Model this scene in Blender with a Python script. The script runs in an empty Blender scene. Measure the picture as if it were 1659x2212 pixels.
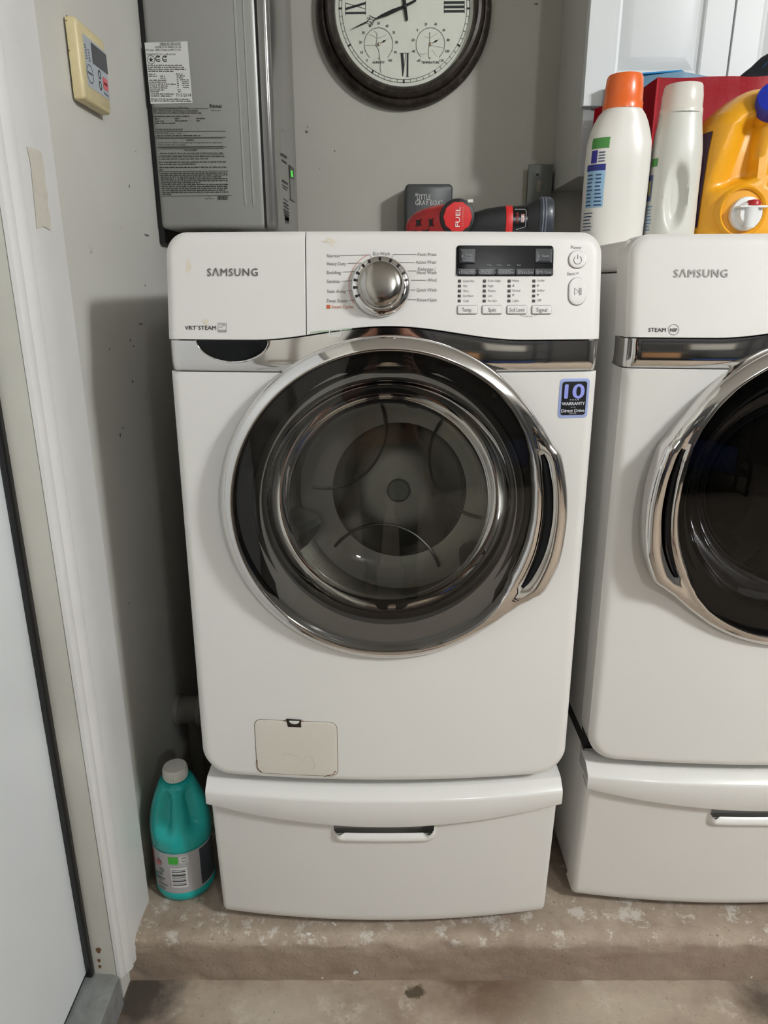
import bpy, bmesh, math, random
from mathutils import Vector, Matrix, noise
random.seed(7)
SC = bpy.context.scene
COL = SC.collection
PI = math.pi

# ------------------------------------------------------------------ camera
F_PX, IW, IH = 1530.0, 1659.0, 2212.0
TH = math.radians(17.7)
CT, ST = math.cos(TH), math.sin(TH)
CAMZ = 1.376
cam_d = bpy.data.cameras.new('camera')
cam = bpy.data.objects.new('camera', cam_d); COL.objects.link(cam)
cam.location = (0, 0, CAMZ)
cam.rotation_euler = (PI/2 - TH, 0, 0)
cam_d.sensor_fit = 'VERTICAL'; cam_d.sensor_height = 24.0
cam_d.lens = 24.0 * F_PX / IH
cam_d.clip_start = 0.01
SC.camera = cam
for k_, v_ in (('max_bounces', 6), ('diffuse_bounces', 3), ('glossy_bounces', 4), ('transmission_bounces', 4), ('transparent_max_bounces', 8), ('caustics_reflective', False), ('caustics_refractive', False), ('use_light_tree', False)):
    setattr(SC.cycles, k_, v_)

# ------------------------------------------------------------------ world, lights, exposure
w = bpy.data.worlds.new('world'); SC.world = w; w.use_nodes = True
w.node_tree.nodes['Background'].inputs[0].default_value = (0.5, 0.55, 0.6, 1)
w.node_tree.nodes['Background'].inputs[1].default_value = 0.05
SC.view_settings.view_transform = 'Standard'
SC.view_settings.look = 'None'
SC.view_settings.exposure = 0.1
SC.view_settings.gamma = 1.0
SC.view_settings.use_curve_mapping = False
def point_light(name, loc, power, radius, col=(0.95, 0.98, 1.0)):
    d = bpy.data.lights.new(name, 'POINT'); d.energy = power; d.shadow_soft_size = radius; d.color = col
    o = bpy.data.objects.new(name, d); COL.objects.link(o); o.location = loc
    return o
# three bulbs of the garage ceiling fixture, right of and behind the camera
for q in ((2.42, -0.86, 2.80), (2.26, -0.62, 2.80), (2.54, -0.60, 2.80)):
    point_light('ceiling_bulb', q, 72, 0.09)
# added fill light further back in the garage, no fixture known there
point_light('rear_fill_light', (1.2, -2.4, 2.7), 60, 0.09)

# ------------------------------------------------------------------ helpers
def lin(c):
    return tuple((v/255/12.92 if v/255 <= .04045 else ((v/255+.055)/1.055)**2.4) for v in c) + (1,)
class NT:
    def __init__(s, name):
        s.m = bpy.data.materials.new(name); s.m.use_nodes = True
        s.n = s.m.node_tree.nodes; s.l = s.m.node_tree.links
        s.b = s.n['Principled BSDF']
    def node(s, t, **k):
        n = s.n.new(t)
        for a, v in k.items():
            if a.startswith('i_'):
                key = a[2:]
                key = int(key) if key.isdigit() else key.replace('_', ' ')
                n.inputs[key].default_value = v
            else: setattr(n, a, v)
        return n
    def link(s, a, b): s.l.new(a, b)
    def ramp(s, fac, stops):
        r = s.n.new('ShaderNodeValToRGB'); e = r.color_ramp.elements
        while len(e) < len(stops): e.new(0.5)
        for k, (p, c) in enumerate(stops): e[k].position = p; e[k].color = c
        s.link(fac, r.inputs[0]); return r.outputs[0]
    def noise(s, scale, detail=4, rough=.5, vec=None):
        n = s.node('ShaderNodeTexNoise'); n.inputs['Scale'].default_value = scale
        n.inputs['Detail'].default_value = detail; n.inputs['Roughness'].default_value = rough
        s.link(vec if vec is not None else s.coord(), n.inputs['Vector']); return n.outputs['Fac']
    def coord(s):
        if not hasattr(s, '_c'): s._c = s.n.new('ShaderNodeNewGeometry').outputs['Position']
        return s._c
    def mix(s, fac, a, b):
        m = s.node('ShaderNodeMix', data_type='RGBA')
        for sock, v in ((m.inputs[0], fac), (m.inputs[6], a), (m.inputs[7], b)):
            if isinstance(v, (tuple, float, int)): sock.default_value = v
            else: s.link(v, sock)
        return m.outputs[2]
    def bump(s, h, strength, dist=0.002):
        b = s.node('ShaderNodeBump'); b.inputs['Strength'].default_value = strength; b.inputs['Distance'].default_value = dist
        s.link(h, b.inputs['Height']); s.link(b.outputs[0], s.b.inputs['Normal'])
MATS = {}
def mat(name, rgb, rough=.5, metal=0.0, coat=0.0, var=0.0, vscale=30, bump=0.0, bscale=400, emit=0, trans=0, sss=0, spec=None):
    if name in MATS: return MATS[name]
    t = NT(name); b = t.b; c = lin(rgb)
    b.inputs['Base Color'].default_value = c
    b.inputs['Roughness'].default_value = rough; b.inputs['Metallic'].default_value = metal
    if coat: b.inputs['Coat Weight'].default_value = coat; b.inputs['Coat Roughness'].default_value = .08
    if spec is not None: b.inputs['Specular IOR Level'].default_value = spec
    if var:
        n = t.noise(vscale, 5, .6)
        lo = tuple(v*(1-var) for v in c[:3])+(1,); hi = tuple(min(1, v*(1+var)) for v in c[:3])+(1,)
        t.link(t.ramp(n, [(.3, lo), (.7, hi)]), b.inputs['Base Color'])
    if bump: t.bump(t.noise(bscale, 3), bump, .001)
    if emit: b.inputs['Emission Color'].default_value = c; b.inputs['Emission Strength'].default_value = emit

    MATS[name] = t.m; return t.m

ORG = {}
def org(o):
    while o is not None:
        if o.name in ORG: return ORG[o.name]
        o = o.parent
    return Vector((0, 0, 0))
def thing(name, label, cat, loc, group=None):
    o = bpy.data.objects.new(name, None); COL.objects.link(o); o.location = loc; o.empty_display_size = .05
    o['label'] = label; o['category'] = cat
    if group: o['group'] = group
    ORG[o.name] = Vector(loc); return o
def tag(o, label, cat, group=None):
    o['label'] = label; o['category'] = cat
    if group: o['group'] = group
    return o
def struct(o, label=None):
    o['kind'] = 'structure'
    if label: o['label'] = label
    return o
class MB:
    def __init__(s): s.v = []; s.f = []
    def add(s, v, f):
        b = len(s.v); s.v += [tuple(p) for p in v]; s.f += [tuple(i+b for i in q) for q in f]; return s
    def build(s, name, m, parent=None, sharp=38, base=None, weld=False, recalc=True):
        me = bpy.data.meshes.new(name)
        o_ = org(parent) if parent is not None else Vector(base or (0, 0, 0))
        me.from_pydata([(p[0]-o_[0], p[1]-o_[1], p[2]-o_[2]) for p in s.v], [], s.f)
        if weld or recalc:
            bm = bmesh.new(); bm.from_mesh(me)
            if weld: bmesh.ops.remove_doubles(bm, verts=bm.verts, dist=1e-5)
            if recalc: bmesh.ops.recalc_face_normals(bm, faces=bm.faces)
            bm.to_mesh(me); bm.free()
        me.materials.append(m)
        if sharp:
            me.polygons.foreach_set('use_smooth', [True]*len(me.polygons))
            me.set_sharp_from_angle(angle=math.radians(sharp))
        o = bpy.data.objects.new(name, me); COL.objects.link(o)
        if parent is not None: o.parent = parent
        else: o.location = o_; ORG[o.name] = Vector(o_)
        return o
    # ---- shapes
    def box(s, x0, x1, y0, y1, z0, z1, bev=0.0, seg=2):
        bm = bmesh.new(); bmesh.ops.create_cube(bm, size=1)
        for v in bm.verts:
            v.co = ((x0+x1)/2+v.co.x*(x1-x0), (y0+y1)/2+v.co.y*(y1-y0), (z0+z1)/2+v.co.z*(z1-z0))
        if bev: bmesh.ops.bevel(bm, geom=bm.edges[:], offset=bev, segments=seg, profile=.5, affect='EDGES')
        bm.verts.index_update()
        s.add([v.co[:] for v in bm.verts], [[v.index for v in f.verts] for f in bm.faces]); bm.free(); return s
    def rings(s, R, closed=True, cap0=False, cap1=False):
        n = len(R[0]); v = [p for r in R for p in r]; f = []
        for k in range(len(R)-1):
            for i in range(n if closed else n-1):
                j = (i+1) % n
                f.append((k*n+i, k*n+j, (k+1)*n+j, (k+1)*n+i))
        if cap0: f.append(tuple(range(n-1, -1, -1)))
        if cap1: f.append(tuple((len(R)-1)*n+i for i in range(n)))
        return s.add(v, f)
    def lathe(s, prof, o, axis=(0, 0, 1), n=48, cap0=False, cap1=False, arc=None):
        q = Vector((0, 0, 1)).rotation_difference(Vector(axis)); o = Vector(o); R = []
        for r, h in prof:
            R.append([tuple(o + q @ Vector((r*math.cos(2*PI*i/n), r*math.sin(2*PI*i/n), h))) for i in range(n)])
        return s.rings(R, True, cap0, cap1)
    def tube(s, path, r, n=10, cap=True):
        P = [Vector(p) for p in path]; R = []; up = Vector((0, 0, 1))
        rr = r if isinstance(r, (list, tuple)) else [r]*len(P)
        t0 = None; u = None
        for k, p in enumerate(P):
            t = (P[min(k+1, len(P)-1)]-P[max(k-1, 0)]).normalized()
            if u is None: u = t.orthogonal().normalized()
            else: u = (u - t*u.dot(t)).normalized()
            v = t.cross(u)
            R.append([tuple(p+(u*math.cos(2*PI*i/n)+v*math.sin(2*PI*i/n))*rr[k]) for i in range(n)])
        return s.rings(R, True, cap, cap)
    def loft(s, secs, n=48, cap0=True, cap1=True, rot=0, disp=None, org=(0, 0, 0)):
        # secs: (z, cx, cy, rx, ry, exponent)
        R = []; c, sn = math.cos(rot), math.sin(rot)
        for z, cx, cy, rx, ry, e in secs:
            ring = []
            for i in range(n):
                a = 2*PI*i/n; ca, sa = math.cos(a), math.sin(a)
                x = cx + rx*math.copysign(abs(ca)**(2/e), ca); y = cy + ry*math.copysign(abs(sa)**(2/e), sa)
                if disp:
                    d = disp(a, z)
                    l = math.hypot(x-cx, y-cy) or 1; x -= (x-cx)/l*d; y -= (y-cy)/l*d
                ring.append((org[0]+x*c-y*sn, org[1]+x*sn+y*c, org[2]+z))
            R.append(ring)
        return s.rings(R, True, cap0, cap1)
    def shell(s, loop, surf, fillet=0.0, depth=0.0, center=None, hole=None, rings=5, fs=4, off=0.0):
        N = len(loop)
        A = sum(loop[i][0]*loop[(i+1) % N][1]-loop[(i+1) % N][0]*loop[i][1] for i in range(N))
        sg = 1 if A > 0 else -1
        if center is None: center = (sum(p[0] for p in loop)/N, sum(p[1] for p in loop)/N)
        fr = fillet if isinstance(fillet, (list, tuple)) else [fillet]*N
        nrm = []
        for i in range(N):
            a, b, c = Vector(loop[i-1]), Vector(loop[i]), Vector(loop[(i+1) % N])
            d = ((b-a).normalized() + (c-b).normalized())
            d = d.normalized() if d.length > 1e-6 else Vector((1, 0))
            nrm.append((-d.y*sg, d.x*sg))
        def pt(i, k):  # inset k
            return (loop[i][0]+nrm[i][0]*k, loop[i][1]+nrm[i][1]*k)
        R = []
        if depth:
            R.append([(loop[i][0], surf(*pt(i, fr[i]))+fr[i]+depth-off, loop[i][1]) for i in range(N)])
        steps = fs if max(fr) > 0 else 0
        for a in [PI/2*(1-k/steps) for k in range(steps)] if steps else []:
            R.append([(pt(i, fr[i]*(1-math.sin(a)))[0], surf(*pt(i, fr[i]))+fr[i]*(1-math.cos(a))-off, pt(i, fr[i]*(1-math.sin(a)))[1]) for i in range(N)])
        ins = [pt(i, fr[i]) for i in range(N)]
        R.append([(p[0], surf(*p)-off, p[1]) for p in ins])
        TL = rings if isinstance(rings, (list, tuple)) else [k/rings for k in range(1, rings+1)]
        if hole:
            cx, cz, rh = hole
            hp = []
            for p in ins:
                l = math.hypot(p[0]-cx, p[1]-cz); hp.append((cx+(p[0]-cx)/l*rh, cz+(p[1]-cz)/l*rh))
            for t in TL:
                R.append([(p[0]*(1-t)+h[0]*t, surf(p[0]*(1-t)+h[0]*t, p[1]*(1-t)+h[1]*t)-off, p[1]*(1-t)+h[1]*t) for p, h in zip(ins, hp)])
            R.append([(h[0], surf(*h)+.03, h[1]) for h in hp])
            return s.rings(R)
        for t in TL[:-1]:
            R.append([(p[0]*(1-t)+center[0]*t, surf(p[0]*(1-t)+center[0]*t, p[1]*(1-t)+center[1]*t)-off, p[1]*(1-t)+center[1]*t) for p in ins])
        s.rings(R); b = len(s.v)-N
        s.v.append((center[0], surf(*center)-off, center[1])); c = len(s.v)-1
        s.f += [(b+i, b+(i+1) % N, c) for i in range(N)]
        return s
    # ---- flat print on a mapped surface
    def poly(s, loop, m3):
        n = len(loop); c = (sum(p[0] for p in loop)/n, sum(p[1] for p in loop)/n)
        return s.add([m3(*p) for p in loop]+[m3(*c)], [(i, (i+1) % n, n) for i in range(n)])
    def rect(s, x0, x1, z0, z1, m3): return s.add([m3(x0, z0), m3(x1, z0), m3(x1, z1), m3(x0, z1)], [(0, 1, 2, 3)])
    def stroke(s, pts, wd, m3, closed=False):
        P = [Vector(p) for p in pts]; n = len(P); v = []
        for i in range(n):
            a = P[i-1] if (i or closed) else P[i]; b = P[(i+1) % n] if (i < n-1 or closed) else P[i]
            d = (b-a).normalized() if (b-a).length else Vector((1, 0)); q = Vector((-d.y, d.x))*wd/2
            v += [m3(*(P[i]+q)), m3(*(P[i]-q))]
        f = [(2*i, 2*i+1, 2*((i+1) % n)+1, 2*((i+1) % n)) for i in range(n if closed else n-1)]
        return s.add(v, f)
    def text(s, txt, x0, x1, z0, m3, cap=None, bold=0.0, rot=0.0, space=1.0, res=2):
        # baseline from (x0,z0) to x1; cap = cap height, else natural
        V, Fc, wd, x_min = text2d(txt, 0.0, space, res)
        k = (x1-x0)/wd; kz = (cap/CAPH) if cap else k
        c, sn = math.cos(rot), math.sin(rot)
        q = bold*.8*kz
        e_ = 1e-4; p_ = Vector(m3(x0, z0)); nn = (Vector(m3(x0+e_, z0))-p_).cross(Vector(m3(x0, z0+e_))-p_).normalized()
        for j_, (dx_, dz_) in enumerate(((-q, 0), (q, 0), (0, -q*.6), (0, q*.6)) if bold else ((0, 0),)):
            out = []; lift = nn*(6e-5*j_)
            for (u, v) in V:
                a, b = (u-x_min)*k+dx_, v*kz+dz_
                out.append(tuple(Vector(m3(x0+a*c-b*sn, z0+a*sn+b*c))+lift))
            s.add(out, Fc)
        return s
CAPH = 0.73
_T = {}
def text2d(txt, bold, space, res):
    key = (txt, bold, space, res)
    if key not in _T:
        cu = bpy.data.curves.new('t', 'FONT'); cu.body = txt; cu.offset = bold; cu.resolution_u = res; cu.space_character = space
        o = bpy.data.objects.new('t', cu); me = bpy.data.meshes.new_from_object(o)
        V = [(v.co.x, v.co.y) for v in me.vertices]; Fc = [tuple(p.vertices) for p in me.polygons]
        bpy.data.objects.remove(o); bpy.data.curves.remove(cu); bpy.data.meshes.remove(me)
        xs = [v[0] for v in V]; _T[key] = (V, Fc, max(xs)-min(xs), min(xs))
    return _T[key]
def rrect(x0, x1, z0, z1, r, n=5):
    P = []; r = min(r, .485*(x1-x0), .485*(z1-z0))
    for cx, cz, a0 in ((x1-r, z0+r, -90), (x1-r, z1-r, 0), (x0+r, z1-r, 90), (x0+r, z0+r, 180)):
        for k in range(n+1):
            a = math.radians(a0+90*k/n); P.append((cx+r*math.cos(a), cz+r*math.sin(a)))
    return P
def dens(loop, m):
    out = []
    for i, p in enumerate(loop):
        q = loop[(i+1) % len(loop)]; n = max(1, math.ceil(math.hypot(q[0]-p[0], q[1]-p[1])/m))
        out += [(p[0]+(q[0]-p[0])*k/n, p[1]+(q[1]-p[1])*k/n) for k in range(n)]
    return out
def circ(cx, cz, r, n=32, a0=0, a1=360, rz=None):
    full = (a1-a0 == 360)
    return [(cx+r*math.cos(math.radians(a0+(a1-a0)*k/(n if full else n-1))), cz+(rz or r)*math.sin(math.radians(a0+(a1-a0)*k/(n if full else n-1)))) for k in range(n)]
def ray(px, py):
    v = (py-IH/2)/F_PX; u = (px-IW/2)/F_PX
    return (u, CT-v*ST, -(ST+v*CT))
def onY(px, py, Y): d = ray(px, py); t = Y/d[1]; return Vector((d[0]*t, Y, CAMZ+d[2]*t))
def onX(px, py, X): d = ray(px, py); t = X/d[0]; return Vector((X, d[1]*t, CAMZ+d[2]*t))
def onZ(px, py, Z): d = ray(px, py); t = (Z-CAMZ)/d[2]; return Vector((d[0]*t, d[1]*t, Z))
def onS(px, py, surf):
    y = 1.15
    for _ in range(8):
        p = onY(px, py, y); y = surf(p.x, p.z)
    return (p.x, p.z)
def smooth(a, b, x):
    t = min(1, max(0, (x-a)/(b-a))); return t*t*(3-2*t)

# ------------------------------------------------------------------ materials
M_white = mat('appliance_white', (232, 230, 225), .28, coat=.3)
M_white2 = mat('appliance_white_panel', (229, 226, 221), .45)
M_chrome = mat('chrome', (222, 220, 218), .06, 1.0)
M_satin = mat('satin_metal', (150, 148, 142), .3, 1.0)
M_black = mat('black_plastic', (14, 14, 15), .35)
M_blackg = mat('black_gloss', (8, 9, 12), .14, spec=.22)
M_dark = mat('dark_rubber', (30, 30, 31), .6)
M_print = mat('grey_print', (108, 106, 104), .5)
M_printd = mat('dark_print', (45, 44, 44), .5)
M_gapl = mat('seam_grey', (120, 118, 112), .7)
# ------------------------------------------------------------------ the room
CURB = 0.106
RX0, RX1, RY0, RZ1 = -0.70, 4.2, -4.6, 2.95
WX = -0.528          # left wall
WY = 2.20            # back wall
def wall_mat(name, rgb, seed):
    t = NT(name); c = lin(rgb)
    n = t.noise(2.3, 4, .55); lo = tuple(v*.93 for v in c[:3])+(1,); hi = tuple(min(1, v*1.04) for v in c[:3])+(1,)
    base = t.ramp(n, [(.3, lo), (.7, hi)])
    mp = t.node('ShaderNodeMapping'); mp.inputs['Location'].default_value = (seed, seed*1.7, seed*.6); t.link(t.coord(), mp.inputs[0])
    sc = t.noise(16, 6, .62, mp.outputs[0])
    spots = t.ramp(sc, [(.70, (0, 0, 0, 1)), (.76, (1, 1, 1, 1))])
    col = t.mix(spots, base, lin((118, 112, 100)))
    t.link(col, t.b.inputs['Base Color']); t.b.inputs['Roughness'].default_value = .62
    t.bump(t.noise(130, 4, .6), .25, .0012)
    return t.m
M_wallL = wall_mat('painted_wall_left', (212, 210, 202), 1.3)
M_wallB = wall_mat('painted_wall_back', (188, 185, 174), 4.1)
M_trim = mat('trim_paint', (226, 225, 222), .42, var=.03, vscale=9)
M_jamb = mat('jamb_paint', (205, 203, 192), .5, var=.04, vscale=7)
M_door = mat('door_paint', (232, 236, 238), .42, var=.015, vscale=4)
M_rear = mat('garage_wall_paint', (84, 83, 81), .8)
M_ceil = mat('ceiling_paint', (196, 194, 188), .85)

def concrete(name, curb):
    t = NT(name)
    n1 = t.noise(5.5, 7, .62); n2 = t.noise(26, 6, .6); n3 = t.noise(140, 3, .6)
    base = t.ramp(n1, [(.3, lin((146, 128, 111))), (.5, lin((172, 154, 136))), (.68, lin((186, 169, 150)))])
    fine = t.ramp(n2, [(.3, lin((128, 110, 96))), (.7, lin((186, 172, 154)))])
    c = t.mix(.35, base, fine)
    sep = t.node('ShaderNodeSeparateXYZ'); t.link(t.coord(), sep.inputs[0])
    wobble = t.noise(19, 4, .65)
    def dist_mask(x, y, r0, r1, sx=1.0, sy=1.0, wob=.12):
        # soft-edged blotch with a wobbly outline
        vx = t.node('ShaderNodeMath', operation='SUBTRACT'); t.link(sep.outputs[0], vx.inputs[0]); vx.inputs[1].default_value = x
        vy = t.node('ShaderNodeMath', operation='SUBTRACT'); t.link(sep.outputs[1], vy.inputs[0]); vy.inputs[1].default_value = y
        ax = t.node('ShaderNodeMath', operation='MULTIPLY'); t.link(vx.outputs[0], ax.inputs[0]); ax.inputs[1].default_value = 1/sx
        ay = t.node('ShaderNodeMath', operation='MULTIPLY'); t.link(vy.outputs[0], ay.inputs[0]); ay.inputs[1].default_value = 1/sy
        cb = t.node('ShaderNodeCombineXYZ'); t.link(ax.outputs[0], cb.inputs[0]); t.link(ay.outputs[0], cb.inputs[1])
        ln = t.node('ShaderNodeVectorMath', operation='LENGTH'); t.link(cb.outputs[0], ln.inputs[0])
        nn = wobble
        wm = t.node('ShaderNodeMath', operation='MULTIPLY_ADD'); t.link(nn, wm.inputs[0]); wm.inputs[1].default_value = wob; t.link(ln.outputs['Value'], wm.inputs[2])
        return t.ramp(wm.outputs[0], [(r0+wob*.5, (1, 1, 1, 1)), (r1+wob*.5, (0, 0, 0, 1))])
    if not curb:
        # pale scuffs and stains of the floor slab; the last blotch is a painted shadow
        pale = t.ramp(t.noise(13, 7, .78), [(.55, (0, 0, 0, 1)), (.66, (.7, .7, .7, 1))])
        c = t.mix(pale, c, lin((205, 196, 180)))
        for px, py, r0, r1, sx, sy, col, am in ((1090, 2150, .05, .16, 1.25, .55, (104, 80, 58), .75), (893, 2143, .012, .024, 1.0, .55, (72, 62, 40), .9), (1010, 2120, .02, .07, 1.0, .5, (92, 74, 54), .6),
                                              (600, 2185, .03, .15, 1.6, .6, (206, 196, 178), .5), (1330, 2175, .03, .16, 1.5, .6, (204, 192, 170), .55), (380, 2150, .01, .09, 1.4, .5, (198, 186, 168), .35), (1650, 2165, .02, .10, .7, 1.0, (60, 48, 38), .8)):
            p = onZ(px, py, 0)
            c = t.mix(t.mix(am, (0, 0, 0, 1), dist_mask(p.x, p.y, r0, r1, sx, sy)), c, lin(col))
        dirt = dist_mask(-.49, 1.085, .035, .12, .9, 1.2, .13)
        c = t.mix(t.mix(.92, (0, 0, 0, 1), dirt), c, lin((58, 50, 44)))
    else:
        # worn white paint left on the edge and the top
        z = t.ramp(sep.outputs[2], [(.078, (0, 0, 0, 1)), (.096, (1, 1, 1, 1))])
        pn = t.ramp(t.noise(20, 8, .78), [(.535, (0, 0, 0, 1)), (.585, (1, 1, 1, 1))])
        mm = t.node('ShaderNodeMix', data_type='RGBA', blend_type='MULTIPLY'); mm.inputs[0].default_value = 1
        t.link(z, mm.inputs[6]); t.link(pn, mm.inputs[7])
        c = t.mix(t.mix(.75, (0, 0, 0, 1), mm.outputs[2]), c, lin((214, 208, 198)))
        face = t.ramp(sep.outputs[2], [(.070, (1, 1, 1, 1)), (.088, (0, 0, 0, 1))])  # front face darker, mostly shade put into the colour
        c = t.mix(t.mix(.5, (0, 0, 0, 1), face), c, lin((136, 116, 101)))
        sp = t.ramp(t.noise(42, 2, .4), [(.755, (0, 0, 0, 1)), (.765, (1, 1, 1, 1))])
        c = t.mix(sp, c, lin((225, 222, 214)))
    specks = t.ramp(n3, [(.30, (1, 1, 1, 1)), (.36, (0, 0, 0, 1))])
    c = t.mix(t.mix(.5, (0, 0, 0, 1), specks), c, lin((80, 68, 58)))
    t.link(c, t.b.inputs['Base Color']); t.b.inputs['Roughness'].default_value = .72
    t.bump(t.noise(120, 5, .75), .6, .004)
    return t.m
M_floor = concrete('garage_concrete', False)
M_curb = concrete('curb_concrete', True)

b = MB(); b.box(RX0, RX1, RY0, WY, -.1, 0); struct(b.build('floor', M_floor, sharp=0), 'tan stained concrete garage floor')
b = MB(); b.box(RX0, RX1, RY0, WY+.1, RZ1, RZ1+.1); struct(b.build('ceiling', M_ceil, sharp=0))
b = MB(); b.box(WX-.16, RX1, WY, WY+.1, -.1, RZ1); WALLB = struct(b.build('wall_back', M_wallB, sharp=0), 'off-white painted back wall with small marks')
b = MB(); b.box(RX1, RX1+.1, RY0, WY+.1, -.1, RZ1); struct(b.build('wall_right', M_rear, sharp=0))
b = MB(); b.box(RX0, RX1, RY0-.1, RY0, -.1, RZ1); struct(b.build('wall_rear', M_rear, sharp=0))
DY0, DY1, DZ1 = .10, 1.062, 2.12   # door opening in the left wall
b = MB()
b.box(WX-.16, WX, 1.07, WY, -.1, RZ1); b.box(WX-.16, WX, RY0, DY0, -.1, RZ1); b.box(WX-.16, WX, DY0, 1.07, DZ1, RZ1)
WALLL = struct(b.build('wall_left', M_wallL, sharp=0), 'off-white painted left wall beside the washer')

# raised concrete curb the machines stand on
b = MB(); prof = []
for k in range(7): prof.append((WY-(WY-1.20)*k/6, CURB, .15))
for k in range(1, 9): prof.append((1.20-(1.20-1.135)*k/8, CURB, .5))
for k in range(1, 8):
    a = PI/2*k/7; prof.append((1.135-.024*math.sin(a), CURB-.024*(1-math.cos(a)), 1.0))
for k in range(1, 12): prof.append((1.111-.004*k/11, CURB-.024-(CURB-.024+.004)*k/11, .8))
R = []
nx = 300
for i in range(nx+31):
    x = WX-.003 + (1.6-WX)*i/nx if i <= nx else 1.6+(RX1-1.6)*(i-nx)/30
    ring = []
    for k, (y, z, am) in enumerate(prof):
        p = Vector((x*22, y*30, z*30)); d = noise.fractal(p, 1.0, 2.0, 4)*.0026*am
        low = noise.noise(Vector((x*4, 3.1, 0)))*.003*am
        e = (.006*am*max(0, noise.noise(Vector((x*30, z*75, 7.7)))-.15)) if k > 14 else 0
        if 19 <= k <= 23: e += .004*max(0, noise.noise(Vector((x*17, 1.3, 2.2)))+.25)*math.exp(-((k-21)/1.0)**2)
        yy, zz = y, z
        if k < 15: zz += d*.7
        else: yy += d+low*.6+e; zz += d*.6-e*.6
        ring.append((x, yy, zz))
    R.append(ring)
b.rings(R, closed=False)
struct(b.build('floor_curb', M_curb, sharp=60), 'raised concrete curb with worn white paint on its edge')

# left door: casing, jamb, stop, slab, threshold
b = MB()
CP = [(1.213, 0), (1.213, .0155), (1.209, .018), (1.150, .0175), (1.105, .018), (1.100, .0165), (1.096, .0165), (1.093, .0185), (1.086, .0185), (1.078, .0150), (1.072, .0110), (1.068, .0115), (1.060, .0090), (1.057, .0065), (1.056, .0)]
def casing_bottom(y):
    K = ((1.056, .068), (1.08, .060), (1.14, .050), (1.165, .085), (1.19, .100), (1.22, .104))
    for (a, za), (b_, zb_) in zip(K, K[1:]):
        if a <= y <= b_: return za+(zb_-za)*(y-a)/(b_-a)
    return .07
R = []
for zz in (0, 1): R.append([(WX+d, y, (casing_bottom(y) if zz == 0 else DZ1+.1)) for y, d in CP])
b.rings(R, closed=False)
TR1 = struct(b.build('trim_1', M_trim, sharp=30), 'white painted door casing along the left wall')
# patch where the paint has come off the casing
mp = lambda y, z: (WX+.0186, y+.004, z)
pl = []
for (px, py) in ((54, 316), (78, 322), (87, 330), (92, 360), (95, 392), (100, 420), (99, 440), (106, 470), (107, 498), (90, 488), (76, 494), (74, 470), (70, 430), (66, 390), (62, 350)):
    p = onX(px, py, WX+.018); pl.append((p.y, p.z))
b = MB(); b.poly(pl, mp); b.build('peeled_patch', mat('bare_primer', (210, 205, 192), .8, var=.05, vscale=60), TR1, sharp=0)
b = MB(); b.box(-.68, WX-.001, 1.057, 1.075, .05, DZ1, .001)
TR2 = struct(b.build('trim_2', M_jamb, sharp=0), 'cream door jamb face')
b = MB(); b.box(-.583, -.571, 1.045, 1.058, .083, DZ1-.01, .003); struct(b.build('trim_3', M_black, sharp=0), 'black weatherstrip along the door edge')
b = MB(); b.box(-.628, -.584, DY0+.005, 1.050, .092, DZ1-.02, .002)
D1 = struct(b.build('door_1', M_door, sharp=0), 'plain white door slab in the left wall')
b = MB(); b.box(-.624, -.586, DY0+.006, 1.048, .083, .093, .001); b.build('door_sweep', M_black, D1, sharp=0)
M_sill = mat('sill_metal', (150, 152, 150), .45, .35, var=.2, vscale=30)
b = MB(); b.rings([[(-.68, y, .02), (-.68, y, .083), (-.58, y, .082), (-.538, y, .078), (-.525, y, .073), (-.523, y, -.01)] for y in (DY0, 1.057)], closed=False)
struct(b.build('trim_4', M_sill, sharp=20), 'worn grey metal door threshold')
rust = mat('rust_stain', (120, 84, 52), .9)
b = MB()
for (px, py, r) in ((213, 2053, 5), (214, 2075, 3.2), (216, 2088, 3)):
    p = onY(px, py, 1.0565); s = r*.00095
    b.poly([(p.x+s*math.cos(a)*(1+.3*math.sin(3*a)), p.z+1.5*s*math.sin(a)) for a in [k*.4 for k in range(16)]], lambda x, z: (x, 1.0562, z))
b.build('rust_spot', rust, TR2, sharp=0)
# chipped holes in the walls
def wall_mark(px, py, wpx, hpx, side, rot=0):
    b = MB()
    if side == 'L':
        p = onX(px, py, WX); q = onX(px+1, py, WX); k = abs(q.y-p.y); m3 = lambda u, v: (WX+.0006, p.y+u, p.z+v)
    else:
        p = onY(px, py, WY); k = .0013; m3 = lambda u, v: (p.x+u, WY-.0006, p.z+v)
    kz = .0010 if side == 'L' else .0014
    lp = [(wpx*.7*k/2*math.cos(a)*(1+.25*math.sin(2*a+px)), hpx*.7*kz/2*math.sin(a)*(1+.3*math.cos(3*a+py))) for a in [2*PI*i/12 for i in range(12)]]
    b.poly(lp, m3); b.build('wall_chip', mat('wall_chip', (112, 105, 94), .9), WALLL if side == 'L' else WALLB, sharp=0)
for a in ((317, 508, 13, 6), (313, 617, 3, 9), (281, 735, 4, 9), (288, 748, 4, 6), (303, 700, 12, 4), (286, 824, 5, 6), (259, 940, 3, 14), (236, 755, 3, 7), (265, 925, 5, 4), (293, 328, 4, 3), (279, 402, 3, 9)):
    wall_mark(*a, 'L')
for a in ((723, 326, 4, 5), (662, 285, 8, 8), (664, 274, 5, 4), (1158, 9, 10, 5), (690, 365, 3, 3)):
    wall_mark(*a, 'B')
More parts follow.
